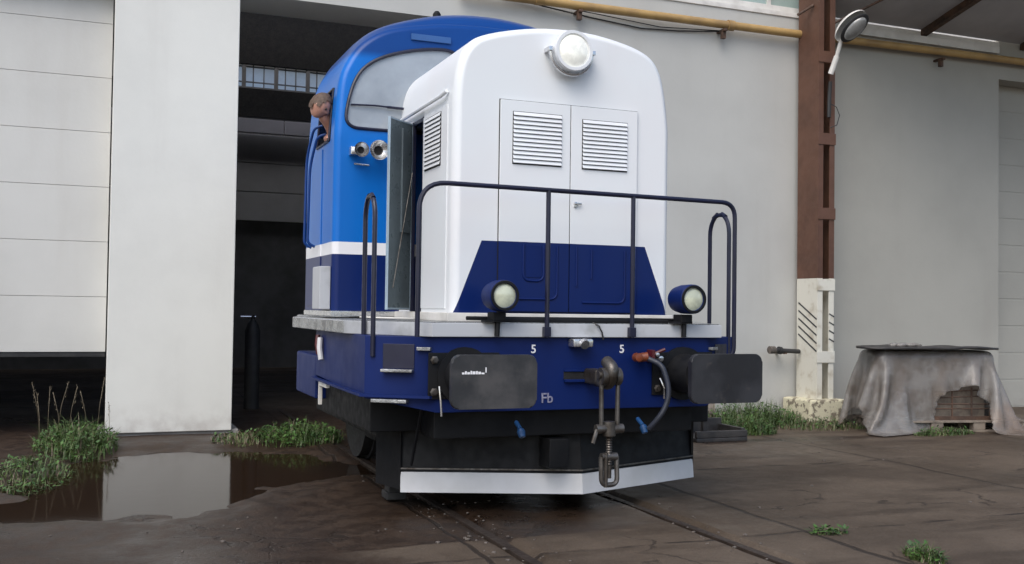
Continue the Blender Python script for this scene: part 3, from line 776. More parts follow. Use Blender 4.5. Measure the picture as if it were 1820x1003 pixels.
# gutter over the side doors
b = MB(); b.tube([(x_(-.905), 7.22, 3.13), (x_(-.925), 7.30, 3.105), (x_(-.925), 8.5, 3.10)], .016, 8); b.build('gutter', M['white'], L)
# side panel with louvres
def louvre(parent, x0, x1, z0, z1, n, yface, side=None):
    # side None: on the front (faces -y); 'x': on the left flank at x = yface (x0,x1 are y values)
    bk_ = MB(); bl_ = MB(); pitch = (z1-z0)/n
    if side is None: bk_.box(x0-.004, x1+.004, yface-.004, yface, z0-.004, z1+.004)
    else: bk_.box(yface-.004, yface, x0-.004, x1+.004, z0-.004, z1+.004)
    for k in range(n):
        zt = z1-k*pitch; zb = zt-pitch*.80
        A = [(-.0045, zt), (-.017, zb), (-.013, zb-.003), (-.0042, zt-.006)]
        if side is None: bl_.prism([(yface+p[0], p[1]) for p in A], 'x', x0, x1)
        else:
            vv = [[bl_.bm.verts.new((yface+p[0], yy, p[1])) for p in A] for yy in (x0, x1)]
            for i in range(4): bl_.bm.faces.new((vv[0][i], vv[0][(i+1) % 4], vv[1][(i+1) % 4], vv[1][i]))
            bl_.bm.faces.new(vv[0][::-1]); bl_.bm.faces.new(vv[1])
    lo_ = bl_.build('louver', M['white'], parent); bk_.build('louver_backing', M['void'], lo_)
sp = MB(); sp.box(x_(-.897), x_(-.889), 7.22, 7.835, 1.52, 3.03, .003); spn = sp.build('side_panel', M['white'], L)
louvre(spn, 7.37, 7.77, 2.60, 3.0, 12, x_(-.897), 'x')
# front doors
b = MB(); b.box(x_(-.545), x_(.605), 7.064, 7.071, 1.50, 3.075); b.build('door_seal', M['void'], L)
emb = {0: [[(-.345, 2.0), (-.345, 1.735), (-.18, 1.735), (-.18, 2.0)], [(-.40, 1.60), (-.07, 1.60), (-.07, 2.0)]],
       1: [[(.215, 1.98), (.215, 1.76)], [(.14, 1.58), (.50, 1.58), (.50, 1.98)], [(.09, 2.0), (.09, 1.70)]]}
for i, (a, c) in enumerate(((-.54, .027), (.034, .60))):
    b = MB(); b.box(x_(a), x_(c), 7.050, 7.0655, 1.505, 3.07, .004); d = b.build('front_door', M['hood'], L)
    if i == 0: louvre(d, x_(-.44), x_(-.05), 2.60, 2.985, 12, 7.050)
    else: louvre(d, x_(.128), x_(.505), 2.595, 2.97, 12, 7.050)
    b = MB()
    for pts in emb[i]:
        p3 = [(x_(p[0]), 7.0495, p[1]) for p in pts]
        b.tube(arc(p3, .06, 6) if len(p3) > 2 else p3, .0095, 8)
    b.build('pressed_rib', M['navy'], d)
    if i == 0:
        b = MB(); b.box(x_(-.325), x_(-.20), 7.046, 7.0505, 1.76, 2.0, .003); b.build('pressed_panel', M['navy'], d)
    if i == 1:
        b = MB(); b.box(x_(.06), x_(.085), 7.035, 7.05, 2.30, 2.34, .004); b.box(x_(.06), x_(.12), 7.028, 7.036, 2.318, 2.334, .003); b.build('handle', M['chrome'], d)
# open side door
hx, hy = x_(-.892), 8.16; ang = R(45); ddir = Vector((-sin(ang), -cos(ang), 0)); dn = Vector((-cos(ang), sin(ang), 0))
c0 = Vector((hx, hy, 2.27))+ddir*.19
b = MB(); b.obox(c0, ddir, dn, (0, 0, 1), .19, .008, .765, .003); sdoor = b.build('side_door', M['door_inside'], L)
b = MB()
for t, hz, ln, ver in ((.376, 0, .765, 1), (.012, 0, .765, 1)):
    b.obox(Vector((hx, hy, 2.27))+ddir*t, ddir, dn, (0, 0, 1), .004, .012, ln, .002)
for z in (1.515, 3.025): b.obox(Vector((hx, hy, z))+ddir*.19, ddir, dn, (0, 0, 1), .180, .011, .006, .002)
b.build('door_rim', M['rim_paint'], sdoor)
b = MB(); pA = Vector((hx, hy, 2.62))+ddir*.08-dn*.05; pB = Vector((hx, hy, 1.68))+ddir*.33-dn*.03; b.tube([pA, pB], .004, 8); b.build('door_stay', M['steel'], sdoor)
b = MB(); b.obox(Vector((hx, hy, 2.55))+ddir*.12-dn*.012, ddir, dn, (0, 0, 1), .07, .01, .42, .004); b.build('door_stiffener', M['door_inside'], sdoor)
b = MB(); b.face([(x_(-1.28), 8.0, 1.432), (x_(-.95), 7.75, 1.432), (x_(-1.02), 7.62, 1.434), (x_(-1.2), 7.7, 1.436), (x_(-1.38), 7.86, 1.44)])
o = b.build('rag', M['lampwhite'], origin=(x_(-1.15), 7.8, 1.43)); md = o.modifiers.new('t', 'SOLIDIFY'); md.thickness = .012; md.offset = 1
tag(o, 'pale rag lying on the platform below the open side door', 'rag')
# headlight
hl = Vector((x_(0), 7.07, 3.462))
b = MB(); b.lathe(hl, (0, -1, 0), [(-.02, .10), (.03, .135), (.09, .150), (.12, .155), (.135, .150), (.135, .128), (.12, .122)], 40); hb = b.build('headlight', M['white'], L)
b = MB(); b.lathe(hl, (0, -1, 0), [(.118, .126), (.138, .10), (.150, .05), (.153, 0)], 40); b.build('lens', M['lens_on'], hb)
b = MB()
ring = [hl+Vector((cos(a)*.172, -.075, sin(a)*.172)) for a in [pi*1.02+pi*.96*k/16 for k in range(17)]]
b.tube(ring, .014, 8)
for s_ in (-1, 1): b.box(hl.x+s_*.175-.018, hl.x+s_*.175+.018, 6.97, 7.07, 3.45, 3.485, .005)
b.build('headlight_bracket', M['chrome'], hb)
# marker lamps
for dx in (-.66, .845):
    c = Vector((x_(dx), 6.80, 1.615))
    b = MB(); b.lathe(c, (0, -1, 0), [(-.06, 0), (-.055, .055), (-.02, .097), (.05, .109), (.15, .111), (.19, .109), (.20, .102), (.20, .088), (.185, .084)], 32)
    ml = b.build('marker_lamp', M['navy'], L)
    b = MB(); b.lathe(c, (0, -1, 0), [(.183, .086), (.195, .066), (.203, .0)], 32); b.build('lens', M['lens'], ml)
    b = MB(); b.lathe(c, (0, -1, 0), [(.196, .105), (.206, .102), (.206, .087), (.19, .086)], 32); b.build('bezel', M['black'], ml)
    b = MB(); b.box(c.x-.05, c.x+.05, 6.70, 6.82, 1.43, 1.50, .008); b.box(c.x-.11, c.x+.05, 6.70, 6.78, 1.43, 1.445, .003); b.tube([(c.x, 6.74, 1.46), (c.x-.005, 6.735, 1.33)], .02, 8); b.build('lamp_bracket', M['black'], ml)
# railing
def railing_obj(name, paths, r=.0175):
    b = MB()
    for p in paths: b.tube(p, r, 10)
    return b.build(name, M['rail_navy'], L)
RY = 6.735
railing_obj('front_railing', [arc([(x_(-1.245), RY, 1.325), (x_(-1.245), RY, 2.385), (x_(1.285), RY, 2.365), (x_(1.285), RY, 1.16), (x_(1.20), 6.80, 1.15)], [.20, .12, .10], 7),
                              [(x_(-.285), RY, 2.375), (x_(-.285), RY, 1.325)], [(x_(.40), RY, 2.37), (x_(.40), RY, 1.325)]])
for dx in (-.285, .40): b = MB(); b.box(x_(dx)-.026, x_(dx)+.026, 6.715, 6.762, 1.33, 1.40, .004); b.build('railing_foot', M['rail_navy'], L)
for s_ in (-1, 1):
    X = x_(1.45*s_)-(.02 if s_ < 0 else 0)
    ya, yb = 7.06, 7.34
    railing_obj('step_handrail', [arc([(X, ya, 1.18), (X, ya, 2.27), (X, (ya+yb)/2, 2.34), (X, yb, 2.27), (X, yb, 1.22)], [.12, .10, .12], 6)])
b = MB(); b.tube([(x_(.10), 6.78, 1.43), (x_(.13), 6.74, 1.41), (x_(.16), 6.745, 1.36), (x_(.175), 6.755, 1.31)], .006, 6); b.build('loose_wire', M['cable'], L)
# --- buffer beam and skirts
bp = [(-1.50, 8.95), (-1.515, 7.10), (-1.08, 6.80), (1.08, 6.80), (1.515, 7.10), (1.50, 8.95)]
b = MB(); b.prism([(CX+p[0], p[1]) for p in bp], 'z', .80, 1.324, bev=.006); beam = b.build('buffer_beam', M['navy'], L)
for v in beam.data.vertices:
    if v.co.z < .9 and v.co.y < .5 and abs(v.co.x) > 1.3: v.co.z += .085
    elif v.co.z < .9 and v.co.y > .5: v.co.z += .13
b = MB()
b.prism([(x_(-1.10), 6.792), (x_(-1.523), 7.085), (x_(-1.508), 8.95), (x_(-1.545), 8.95), (x_(-1.56), 7.06), (x_(-1.14), 6.77)], 'z', .90, .918)
fl = b.build('skirt_flange', M['navy'], L)
# step recess on the left chamfer (navy), with its treads
ch0 = Vector((x_(-1.515), 7.10, 0)); ch1 = Vector((x_(-1.08), 6.80, 0)); cd = (ch1-ch0).normalized(); cn_ = Vector((cd.y, -cd.x, 0))
if cn_.y > 0: cn_ = -cn_
for s_ in (-1, 1):
    def P(t, off=0, z=0):
        q = ch0+cd*t+cn_*off; return Vector((CX+s_*(-(q.x-CX)) if s_ > 0 else q.x, q.y, z))
    dd = (P(.4)-P(.1)).normalized(); nn = (P(.2, .1)-P(.2, 0)).normalized()
    b = MB(); b.obox(P(.25, .003, 1.185), dd, nn, (0, 0, 1), .115, .004, .085, .003); st_ = b.build('step_recess', M['rail_navy'], L)
    b = MB(); b.obox(P(.25, .03, 1.085), dd, nn, (0, 0, 1), .115, .028, .010, .004); b.build('step_tread', M['tread'], st_)
    b = MB(); b.obox(P(.20, .03, .875), dd, nn, (0, 0, 1), .13, .032, .012, .004); b.build('lower_step', M['tread'], st_)
    b = MB(); b.obox(P(.44, .02, 1.24), dd, nn, (0, 0, 1), .05, .02, .012, .004); b.build('foothold', M['tread'], st_)
# markings
text_mesh('5', .085, (2.863+.012, 6.797, 1.237), M['mark'], beam, 'number_five'); text_mesh('5', .085, (3.585, 6.797, 1.237), M['mark'], beam, 'number_five')
text_mesh('Fb', .10, (2.985, 6.797, .885), M['mark_dim'], beam, 'white_lettering')
# slot, socket
b = MB(); b.box(x_(-.12), x_(.16), 6.795, 6.802, 1.02, 1.075); b.build('coupler_slot', M['void'], L)
b = MB(); b.box(x_(-.12), x_(.05), 6.77, 6.80, 1.0, 1.02, .003); b.box(x_(-.12), x_(.05), 6.785, 6.80, 1.075, 1.09, .003); b.build('slot_lip', M['navy'], L)
b = MB(); b.box(x_(-.09), x_(.07), 6.70, 6.80, 1.255, 1.315, .012); b.lathe((x_(-.01), 6.70, 1.285), (0, -1, -.4), [(0, .038), (.03, .034), (.03, .0)], 16); b.build('socket', M['chrome'], L)
# buffers
def rrect(cx, cz, w_, h_, r, n=6):
    pts = []
    for (sx, sz, a0) in ((1, 1, 0), (-1, 1, pi/2), (-1, -1, pi), (1, -1, 3*pi/2)):
        for k in range(n+1):
            a = a0+pi/2*k/n; pts.append((cx+sx*(w_/2-r)+cos(a)*r, cz+sz*(h_/2-r)+sin(a)*r))
    return pts
for dx, mt, lab in ((-.885, 'buffer_worn', 'grey worn buffer plate'), (.863, 'buffer_black', 'clean black buffer plate')):
    b = MB(); b.prism(rrect(x_(dx), 1.055, .585, .345, .055), 'y', 6.18, 6.225, bev=.010); p_ = b.build('buffer', M[mt], L)
    bpl = p_.data
    b = MB(); b.lathe((x_(dx), 6.225, 1.055), (0, 1, 0), [(0, .15), (.03, .13), (.04, .105), (.30, .105), (.30, .135), (.40, .14), (.54, .15), (.54, .20), (.575, .20)], 28); b.build('buffer_shank', M['black'], p_)
    for sx in (-1, 1):
        for sz in (-1, 1): b = MB(); b.lathe((x_(dx)+sx*.22, 6.80, 1.055+sz*.11), (0, -1, 0), [(0, .03), (.03, .03), (.035, .018), (.05, .018), (.05, 0)], 6); b.build('mounting_bolt', M['steel'], p_)
    b = MB(); b.box(x_(dx)-.26, x_(dx)+.26, 6.782, 6.80, .895, 1.215, .004); b.build('buffer_base', M['black'], p_)
    if dx < 0:
        b = MB(); x = x_(dx)-.225
        for wd, hh in ((.016, .012), (.012, .02), (.018, .014), (.010, .022), (.02, .018), (.012, .02), (.018, .016), (.02, .01)):
            b.box(x, x+wd, 6.1775, 6.1805, 1.105, 1.105+hh); x += wd+.0035
        b.box(x+.004, x+.011, 6.1775, 6.1805, 1.115, 1.148); b.build('stencil', M['mark'], p_)
# thin wire beside the left buffer
b = MB(); b.tube([(x_(-1.07), 6.77, .985), (x_(-1.065), 6.75, .88), (x_(-1.055), 6.76, .78)], .007, 6); b.build('uncoupling_rod', M['chrome'], L)
b = MB(); b.tube([(x_(.66), 6.77, 1.02), (x_(.68), 6.74, .95), (x_(.69), 6.76, .87)], .007, 6); b.build('uncoupling_rod', M['chrome'], L)
# screw coupling hanging from the draw hook
hk = MB(); hx_ = x_(.085)
hk.box(hx_-.05, hx_+.05, 6.60, 6.80, .99, 1.10, .02); hk.tube(arc([(hx_, 6.66, 1.02), (hx_, 6.46, 1.0), (hx_, 6.42, 1.12), (hx_, 6.52, 1.16)], [.08, .05], 6), [.05]*1+[.05]*15 if False else .045, 12)
hook = hk.build('draw_hook', M['steel'], L)
b = MB()
for s_ in (-1, 1):
    b.lathe((hx_+s_*.055, 6.47, 1.06), (1, 0, 0), [(-.02, 0), (-.02, .062), (.02, .062), (.02, 0)], 20)
    b.tube([(hx_+s_*.065, 6.47, 1.05), (hx_+s_*.062, 6.47, .72)], .017, 8)
b.tube([(hx_-.09, 6.47, 1.07), (hx_+.09, 6.47, 1.07)], .026, 12); b.build('shackle', M['steel'], hook)
b = MB(); b.tube([(hx_-.105, 6.47, .695), (hx_+.105, 6.47, .695)], .033, 12); b.lathe((hx_, 6.47, .695), (0, 0, 1), [(-.05, .0), (-.05, .045), (.05, .045), (.05, 0)], 16)
b.tube([(hx_-.10, 6.46, .69), (hx_-.135, 6.45, .60)], .015, 8); b.build('trunnion', M['steel'], hook)
b = MB()
for k in range(13): b.lathe((hx_, 6.47, .66-k*.017), (0, 0, -1), [(0, .019), (.008, .024), (.017, .019)], 12)
b.tube([(hx_, 6.47, .70), (hx_, 6.47, .35)], .019, 12); b.build('coupling_screw', M['steel'], hook)
b = MB(); b.tube([(hx_-.06, 6.47, .50), (hx_+.06, 6.47, .50)], .028, 12)
loop = arc([(hx_-.06, 6.47, .50), (hx_-.062, 6.46, .305), (hx_+.062, 6.46, .305), (hx_+.06, 6.47, .50)], .05, 6); b.tube(loop, .018, 8)
b.tube([(hx_-.03, 6.455, .53), (hx_-.03, 6.455, .29)], .015, 8); b.build('coupling_link', M['steel'], hook)
# brake hoses and plugs
b = MB(); b.tube([(x_(.46), 6.75, 1.175), (x_(.53), 6.73, 1.185)], .034, 12); b.lathe((x_(.44), 6.74, 1.18), (0, -1, 0), [(0, 0), (0, .035), (.05, .03), (.06, 0)], 12); hc_ = b.build('brake_cock', M['orange'], L)
b = MB(); b.box(x_(.56), x_(.585), 6.71, 6.80, 1.14, 1.235, .004); b.tube([(x_(.57), 6.73, 1.20), (x_(.66), 6.70, 1.24)], .012, 8); b.build('cock_lever', M['red'], hc_)
b = MB(); b.lathe((x_(.63), 6.74, 1.17), (0, -1, 0), [(0, 0), (0, .025), (.04, .02), (.045, 0)], 12); b.lathe((x_(.60), 6.74, 1.20), (0, -1, 0), [(0, 0), (0, .016), (.04, .015), (.045, 0)], 12); b.build('cock_fitting', M['chrome'], hc_)
b = MB(); b.tube(arc([(x_(.53), 6.72, 1.17), (x_(.60), 6.64, 1.13), (x_(.66), 6.58, .90), (x_(.55), 6.62, .72), (x_(.52), 6.68, .66)], [.05, .15, .09], 6), .020, 12); b.build('brake_hose', M['hose'], L)
for dx in (-.485, .49):
    b = MB(); b.lathe((x_(dx), 6.72, .68), (.1, -.5, -1), [(0, 0), (0, .022), (.02, .030), (.04, .026), (.06, .022), (.065, 0)], 14); b.tube([(x_(dx), 6.72, .68), (x_(dx), 6.80, .72)], .016, 10); b.build('hose_plug', M['blueplug'], L)
# left flank: hoses, bracket
b = MB(); b.tube([(x_(-1.53), 8.72, 1.28), (x_(-1.54), 8.7, 1.20), (x_(-1.53), 8.68, 1.12)], .02, 8); b.build('side_cock', M['red'], L)
b = MB(); b.tube([(x_(-1.53), 8.62, 1.26), (x_(-1.54), 8.60, 1.18), (x_(-1.53), 8.58, 1.08)], .022, 8); b.build('side_pipe', M['blade'], L)
b = MB(); b.box(x_(-1.53), x_(-1.50), 8.64, 8.67, .70, .90, .003); b.box(x_(-1.53), x_(-1.50), 8.35, 8.64, .86, .90, .003); b.build('side_bracket', M['lampwhite'], L)
b = MB(); b.box(x_(-1.50), x_(-1.2), 8.95, 9.9, .72, 1.1, .02); b.build('side_tank', M['navy'], L)
# --- snow plough
b = MB()
ap = (x_(.125), 6.975); le = (x_(-1.145), 7.45); re = (x_(1.355), 7.42)
def plough_strip(mb, z0, z1, off, rake=.0, ext=0.):
    for A, B in ((le, ap), (ap, re)):
        for (P0, P1) in ((A, B),):
            q = [(P0[0], P0[1]-off-rake*(z1-z0)*0, z0), (P1[0], P1[1]-off, z0), (P1[0], P1[1]-off+rake*(z1-z0), z1), (P0[0], P0[1]-off+rake*(z1-z0), z1)]
            q2 = [(p[0], p[1]+.015, p[2]) for p in q]
            v = [mb.bm.verts.new(p) for p in q+q2]
            for f in ((0,1,2,3), (7,6,5,4), (0,4,5,1), (1,5,6,2), (2,6,7,3), (3,7,4,0)): mb.bm.faces.new([v[i] for i in f])
plough_strip(b, .155, .76, 0, .12)
for s_, e in ((-1, le), (1, re)):
    b.prism([(e[0]+s_*.001, e[1]), (e[0]+s_*.10, e[1]+.35), (e[0]+s_*.085, e[1]+.355), (e[0]-s_*.014, e[1]+.01)], 'z', .17, .78)
pg = b.build('snow_plough', M['black'], L)
b = MB(); plough_strip(b, .152, .300, .012, .12); b.build('white_blade', M['blade'], pg)
b = MB(); plough_strip(b, .322, .332, .006, .12); b.build('blade_seam', M['steel'], pg)
b = MB()
b.box(x_(-.18), x_(-.02), 6.9, 7.1, .36, .58, .015); b.build('plough_bracket', M['black'], pg)
b = MB(); b.box(x_(-1.05), x_(1.05), 6.95, 7.25, .60, .80, .01); b.box(x_(-1.42), x_(1.42), 7.3, 8.9, .62, .86, .01); b.tube([(x_(-1.12), 7.0, .84), (x_(-1.12), 7.25, .38)], .012, 6)
b.build('underframe', M['black'], L)
# wheels and bogie frame
for y in (8.55, 10.4):
    for s_ in (-1, 1):
        b = MB(); b.lathe((x_(.74*s_-.065), y, .47), (1, 0, 0), [(0, 0), (0, .40), (.0, .47), (.10, .46), (.10, .50), (.135, .50), (.135, 0)], 36); b.build('wheel', M['rubber'], L)
b = MB()
for s_ in (-1, 1): b.box(x_(1.02*s_)-.05, x_(1.02*s_)+.05, 7.9, 11.1, .42, .78, .02); 
b.box(x_(-.9), x_(.9), 9.2, 9.6, .3, .8, .02); b.build('bogie_frame', M['black'], L)
b = MB(); b.box(x_(-1.12), x_(-1.0), 7.86, 8.0, .05, .42, .01); b.box(x_(-1.14), x_(-.98), 7.84, 8.02, .02, .08, .01); b.build('rail_guard', M['rubber'], L)
# --- cab
side = [(-1.465, 1.49), (-1.465, 2.93), (-1.43, 3.40), (-1.36, 3.64), (-1.21, 3.86), (-.98, 4.02), (-.60, 4.155), (-.30, 4.215), (0, 4.235)]
front = [(-1.465, 1.49), (-1.465, 2.93), (-1.43, 3.38), (-1.365, 3.59), (-1.22, 3.79), (-.98, 3.935), (-.60, 4.02), (-.30, 4.05), (0, 4.06)]
side = refine(side+[(-p[0], p[1]) for p in side[-2::-1]], 4); front = refine(front+[(-p[0], p[1]) for p in front[-2::-1]], 4)
FY = 8.50
def fy(z): return FY if z <= 2.93 else FY+(z-2.93)*.085
def inset(pf_, d):
    out = []
    for i, p in enumerate(pf_):
        a, c = pf_[max(0, i-1)], pf_[min(len(pf_)-1, i+1)]; t = Vector((c[0]-a[0], c[1]-a[1])).normalized()
        out.append((p[0]+t.y*d, p[1]-t.x*d if 0 < i < len(pf_)-1 else p[1]))
    return out
def blend(t): return [(a[0]*(1-t)+c[0]*t, a[1]*(1-t)+c[1]*t) for a, c in zip(front, side)]
rows = [(0., inset(front, .060)), (.004, inset(front, .042)), (.016, inset(front, .022)), (.036, inset(front, .006)), (.062, front), (.11, blend(.30)), (.18, blend(.58)), (.30, blend(.84)), (.52, side), (.74, side), (1.20, side)]
b = MB(); grid = []
for y, pf_ in rows:
    lean = 0 if y > .3 else 1
    grid.append([b.bm.verts.new((x_(p[0]), (fy(p[1])+y) if y < .1 else FY+y+(fy(p[1])-FY)*max(0, 1-y/.5), p[1])) for p in pf_])
npf = len(grid[0])
for r in range(len(grid)-1):
    for i in range(npf-1):
        zc = sum(v.co.z for v in (grid[r][i], grid[r][i+1], grid[r+1][i], grid[r+1][i+1]))/4
        if 2.93 < zc < 3.42 and abs(grid[r][i].co.x-CX) > 1.38 and r in (6, 7, 8): continue            # open side windows
        b.bm.faces.new((grid[r][i], grid[r][i+1], grid[r+1][i+1], grid[r+1][i]))
# front face with two windscreen holes
wsl = [(1.862, 3.13), (1.872, 3.075), (1.915, 3.035), (2.0, 3.025), (2.74, 3.03), (2.81, 3.06), (2.84, 3.13), (2.875, 3.66), (2.862, 3.745), (2.80, 3.785), (2.70, 3.79), (2.52, 3.768), (2.30, 3.712),
       (2.14, 3.645), (2.04, 3.575), (1.975, 3.50), (1.925, 3.40), (1.885, 3.26)]
def smooth_loop(p, it=2):
    for _ in range(it):
        q = []
        for i in range(len(p)):
            a, c = p[i], p[(i+1) % len(p)]
            q += [(a[0]*.75+c[0]*.25, a[1]*.75+c[1]*.25), (a[0]*.25+c[0]*.75, a[1]*.25+c[1]*.75)]
        p = q
    return p
wsl = smooth_loop([(p[0]-CX, p[1]) for p in wsl]); wsr = [(-p[0], p[1]) for p in wsl]
top = [v for i, v in enumerate(grid[0]) if 1 <= i <= npf-2]
edges = []
for loopv in (top, [b.bm.verts.new((x_(p[0]), fy(p[1]), p[1])) for p in wsl], [b.bm.verts.new((x_(p[0]), fy(p[1]), p[1])) for p in wsr]):
    for i in range(len(loopv)):
        a, c = loopv[i], loopv[(i+1) % len(loopv)]
        e = b.bm.edges.get((a, c)) or b.bm.edges.new((a, c)); edges.append(e)
bmesh.ops.triangle_fill(b.bm, use_beauty=True, edges=edges, normal=(0, -1, 0))
b.bm.faces.new((grid[0][0], grid[0][1], grid[0][npf-2], grid[0][npf-1]))
b.bm.faces.new(grid[-1][::-1])
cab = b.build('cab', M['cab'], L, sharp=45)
wnm = cab.modifiers.new('weighted_normals', 'WEIGHTED_NORMAL'); wnm.keep_sharp = True; wnm.weight = 80
b = MB(); b.box(x_(-1.40), x_(1.40), 8.56, 9.66, 1.49, 1.52); b.box(x_(-1.40), x_(1.40), 9.62, 9.66, 1.52, 3.1); b.box(x_(-1.05), x_(1.05), 8.68, 9.6, 3.72, 3.75); b.build('cab_lining', M['cab_inside'], cab)
for xa in (-1.38, .3): b = MB(); b.box(x_(xa), x_(xa+1.08), 8.60, 8.86, 2.7, 3.10, .03); b.build('control_desk', M['dash'], cab)
for wl in (wsl, wsr):
    b = MB(); b.face([(x_(p[0]), fy(p[1])+.008, p[1]) for p in wl]); g = b.build('windscreen', M['windscreen'], cab)
    b = MB(); pts = [(x_(p[0]), fy(p[1])-.004, p[1]) for p in wl]; b.tube(pts+[pts[0]], .0145, 8, cap=False); b.build('window_seal', M['rail_navy'], g)
s_ = -1
b = MB(); b.tube([(x_(-1.33), fy(3.235)-.012, 3.225), (x_(-1.12), fy(3.25)-.02, 3.232), (x_(-.98), fy(3.25)-.03, 3.225)], .008, 6); b.tube([(x_(-1.02), fy(3.25)-.028, 3.226), (x_(-.7), fy(3.25)-.022, 3.22)], .012, 6); b.build('wiper', M['rail_navy'], cab)
b = MB(); b.box(x_(-.80), x_(-.44), fy(3.85)-.02, fy(3.85)+.0, 3.845, 3.90, .004); b.build('brow_plate', M['brow'], cab)
b = MB(); b.lathe((x_(-.36), 9.25, 4.21), (0, 0, 1), [(0, .06), (.03, .06), (.035, .04)], 16); bc = b.build('beacon', M['lampwhite'], L)
b = MB(); b.lathe((x_(-.36), 9.25, 4.24), (0, 0, 1), [(0, .04), (.06, .038), (.085, .02), (.09, 0)], 16); b.build('beacon_dome', M['black'], bc)
b = MB(); b.box(x_(-1.475), x_(1.475), 8.485, 9.71, 1.445, 1.489, .004); b.build('cab_sill', M['chrome'], L)
b = MB(); b.box(x_(-1.56), x_(-1.466), 8.55, 8.86, 1.50, 1.86, .01); b.build('side_locker', M['edge'], L)
# side window surround and glass pushed back
b = MB(); pts = [(x_(-1.468), 8.73, 2.94), (x_(-1.468), 9.24, 2.94), (x_(-1.434), 9.24, 3.39), (x_(-1.434), 8.73, 3.39)]; b.tube(pts+[pts[0]], .012, 8); b.build('window_surround', M['rail_navy'], cab)
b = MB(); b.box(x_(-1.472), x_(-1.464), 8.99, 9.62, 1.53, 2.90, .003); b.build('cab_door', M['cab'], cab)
# vertical cab handrails
b = MB()
for dy, z1 in ((0, 2.75), (.16, 2.85)):
    b.tube(arc([(x_(-1.50), 9.10+dy, 2.05), (x_(-1.565), 9.10+dy, 2.08), (x_(-1.565), 9.05+dy, z1), (x_(-1.53), 8.92+dy, z1+.25), (x_(-1.46), 8.90+dy, z1+.27)], [.04, .10, .05], 5), .012, 8)
b.build('cab_handrail', M['handrail_blue'], cab)
# horns
for px, pz, k in ((1.965, 2.826, .75), (2.115, 2.832, 1.0)):
    b = MB(); b.lathe((px, 8.44, pz), (0, -1, 0), [(-.06, .03), (-.03, .028), (0, .034), (.05, .045*k+.01), (.09, .066*k+.008), (.10, .083*k), (.092, .080*k), (.06, .040*k), (.0, .022)], 24); hn = b.build('horn', M['chrome'], L)
    b = MB(); b.lathe((px, 8.44, pz), (0, -1, 0), [(.045, .044*k), (.045, 0)], 20); b.build('horn_throat', M['void'], hn)
    b = MB(); b.box(px-.02, px+.02, 8.40, 8.50, pz+.02, pz+.06, .004); b.build('horn_bracket', M['chrome'], hn)
b = MB(); b.box(1.89, 1.95, 8.42, 8.50, 2.79, 2.86, .008); b.tube([(1.93, 8.47, 2.72), (2.06, 8.47, 2.715)], .008, 6); b.build('horn_valve', M['chrome'], L)
# rear bonnet behind the cab
b = MB(); b.prism([(x_(p[0]*1.0), p[1]-.1 if p[1] > 2 else p[1]) for p in prof], 'y', 9.72, 12.0); b.build('rear_bonnet', M['hood'], L, sharp=50)

# ---------------------------------------------------------------- person at the cab window
pe = thing('person', 'person with short brown hair leaning head and arm out of the cab window', 'person', (2.1, 9.1, 1.52))
def skin_body(name, chains, mat, parent):
    me = bpy.data.meshes.new(name); vs = []; es = []; rs = []
    idx = {}
    for ch in chains:
        last = None
        for key, p, r in ch:
            if key not in idx: idx[key] = len(vs); vs.append(Vector(p)-worldloc(parent)); rs.append(r)
            if last is not None: es.append((last, idx[key]))
            last = idx[key]
    me.from_pydata(vs, es, []); o = bpy.data.objects.new(name, me); COL.objects.link(o); o.parent = parent
    m = o.modifiers.new('skin', 'SKIN'); o.modifiers.new('sub', 'SUBSURF').levels = 2; o.modifiers['sub'].render_levels = 2
    for i, sv in enumerate(me.skin_vertices[0].data):
        r = rs[i]; sv.radius = (r, r) if not isinstance(r, tuple) else r; sv.use_root = (i == 0)
    bpy.context.view_layer.update()
    nm = bpy.data.meshes.new_from_object(o.evaluated_get(bpy.context.evaluated_depsgraph_get())); nm.name = name
    o.modifiers.clear(); o.data = nm; nm.materials.clear(); nm.materials.append(mat)
    for p in nm.polygons: p.use_smooth = True
    return o
HC = Vector((1.70, 8.76, 3.235))
pelv = ('pelvis', (2.12, 9.12, 2.42), .15)
neck = ('neck', (1.80, 8.84, 3.09), .050)
body = [[pelv, ('belly', (2.04, 9.06, 2.62), .14), ('chest', (2.02, 8.98, 2.84), .14), neck, ('skull', tuple(HC+Vector((.01, .02, -.05))), .06)],
        [pelv, ('hipL', (2.22, 9.12, 2.36), .09), ('kneeL', (2.22, 9.06, 1.98), .06), ('ankL', (2.22, 9.12, 1.60), .04), ('toeL', (2.22, 8.97, 1.56), .035)],
        [pelv, ('hipR', (2.03, 9.14, 2.36), .09), ('kneeR', (2.03, 9.08, 1.98), .06), ('ankR', (2.03, 9.14, 1.60), .04), ('toeR', (2.03, 8.99, 1.56), .035)],
        [('chest', 0, 0), ('shR', (1.83, 8.95, 3.01), .055), ('elR', (1.79, 8.93, 2.98), .042), ('wrR', (1.80, 8.84, 2.99), .028), ('palmR', (1.80, 8.79, 2.985), .028)],
        [('chest', 0, 0), ('shL', (2.13, 8.96, 2.96), .065), ('elL', (2.28, 8.88, 2.76), .045), ('wrL', (2.2, 8.74, 2.92), .028), ('palmL', (2.19, 8.70, 2.93), .03)]]
for q, off in (('a', -.03), ('b', -.012), ('c', .008), ('d', .026)):
    body.append([('palmR', 0, 0), ('f1'+q, (1.80+off, 8.765, 2.98), .011), ('f2'+q, (1.79+off*1.1, 8.74, 2.972), .009), ('f3'+q, (1.788+off*1.1, 8.727, 2.958), .008)])
body.append([('palmR', 0, 0), ('t1', (1.84, 8.785, 2.976), .012), ('t2', (1.85, 8.76, 2.968), .010)])
pb = skin_body('body', body, M['skin'], pe)
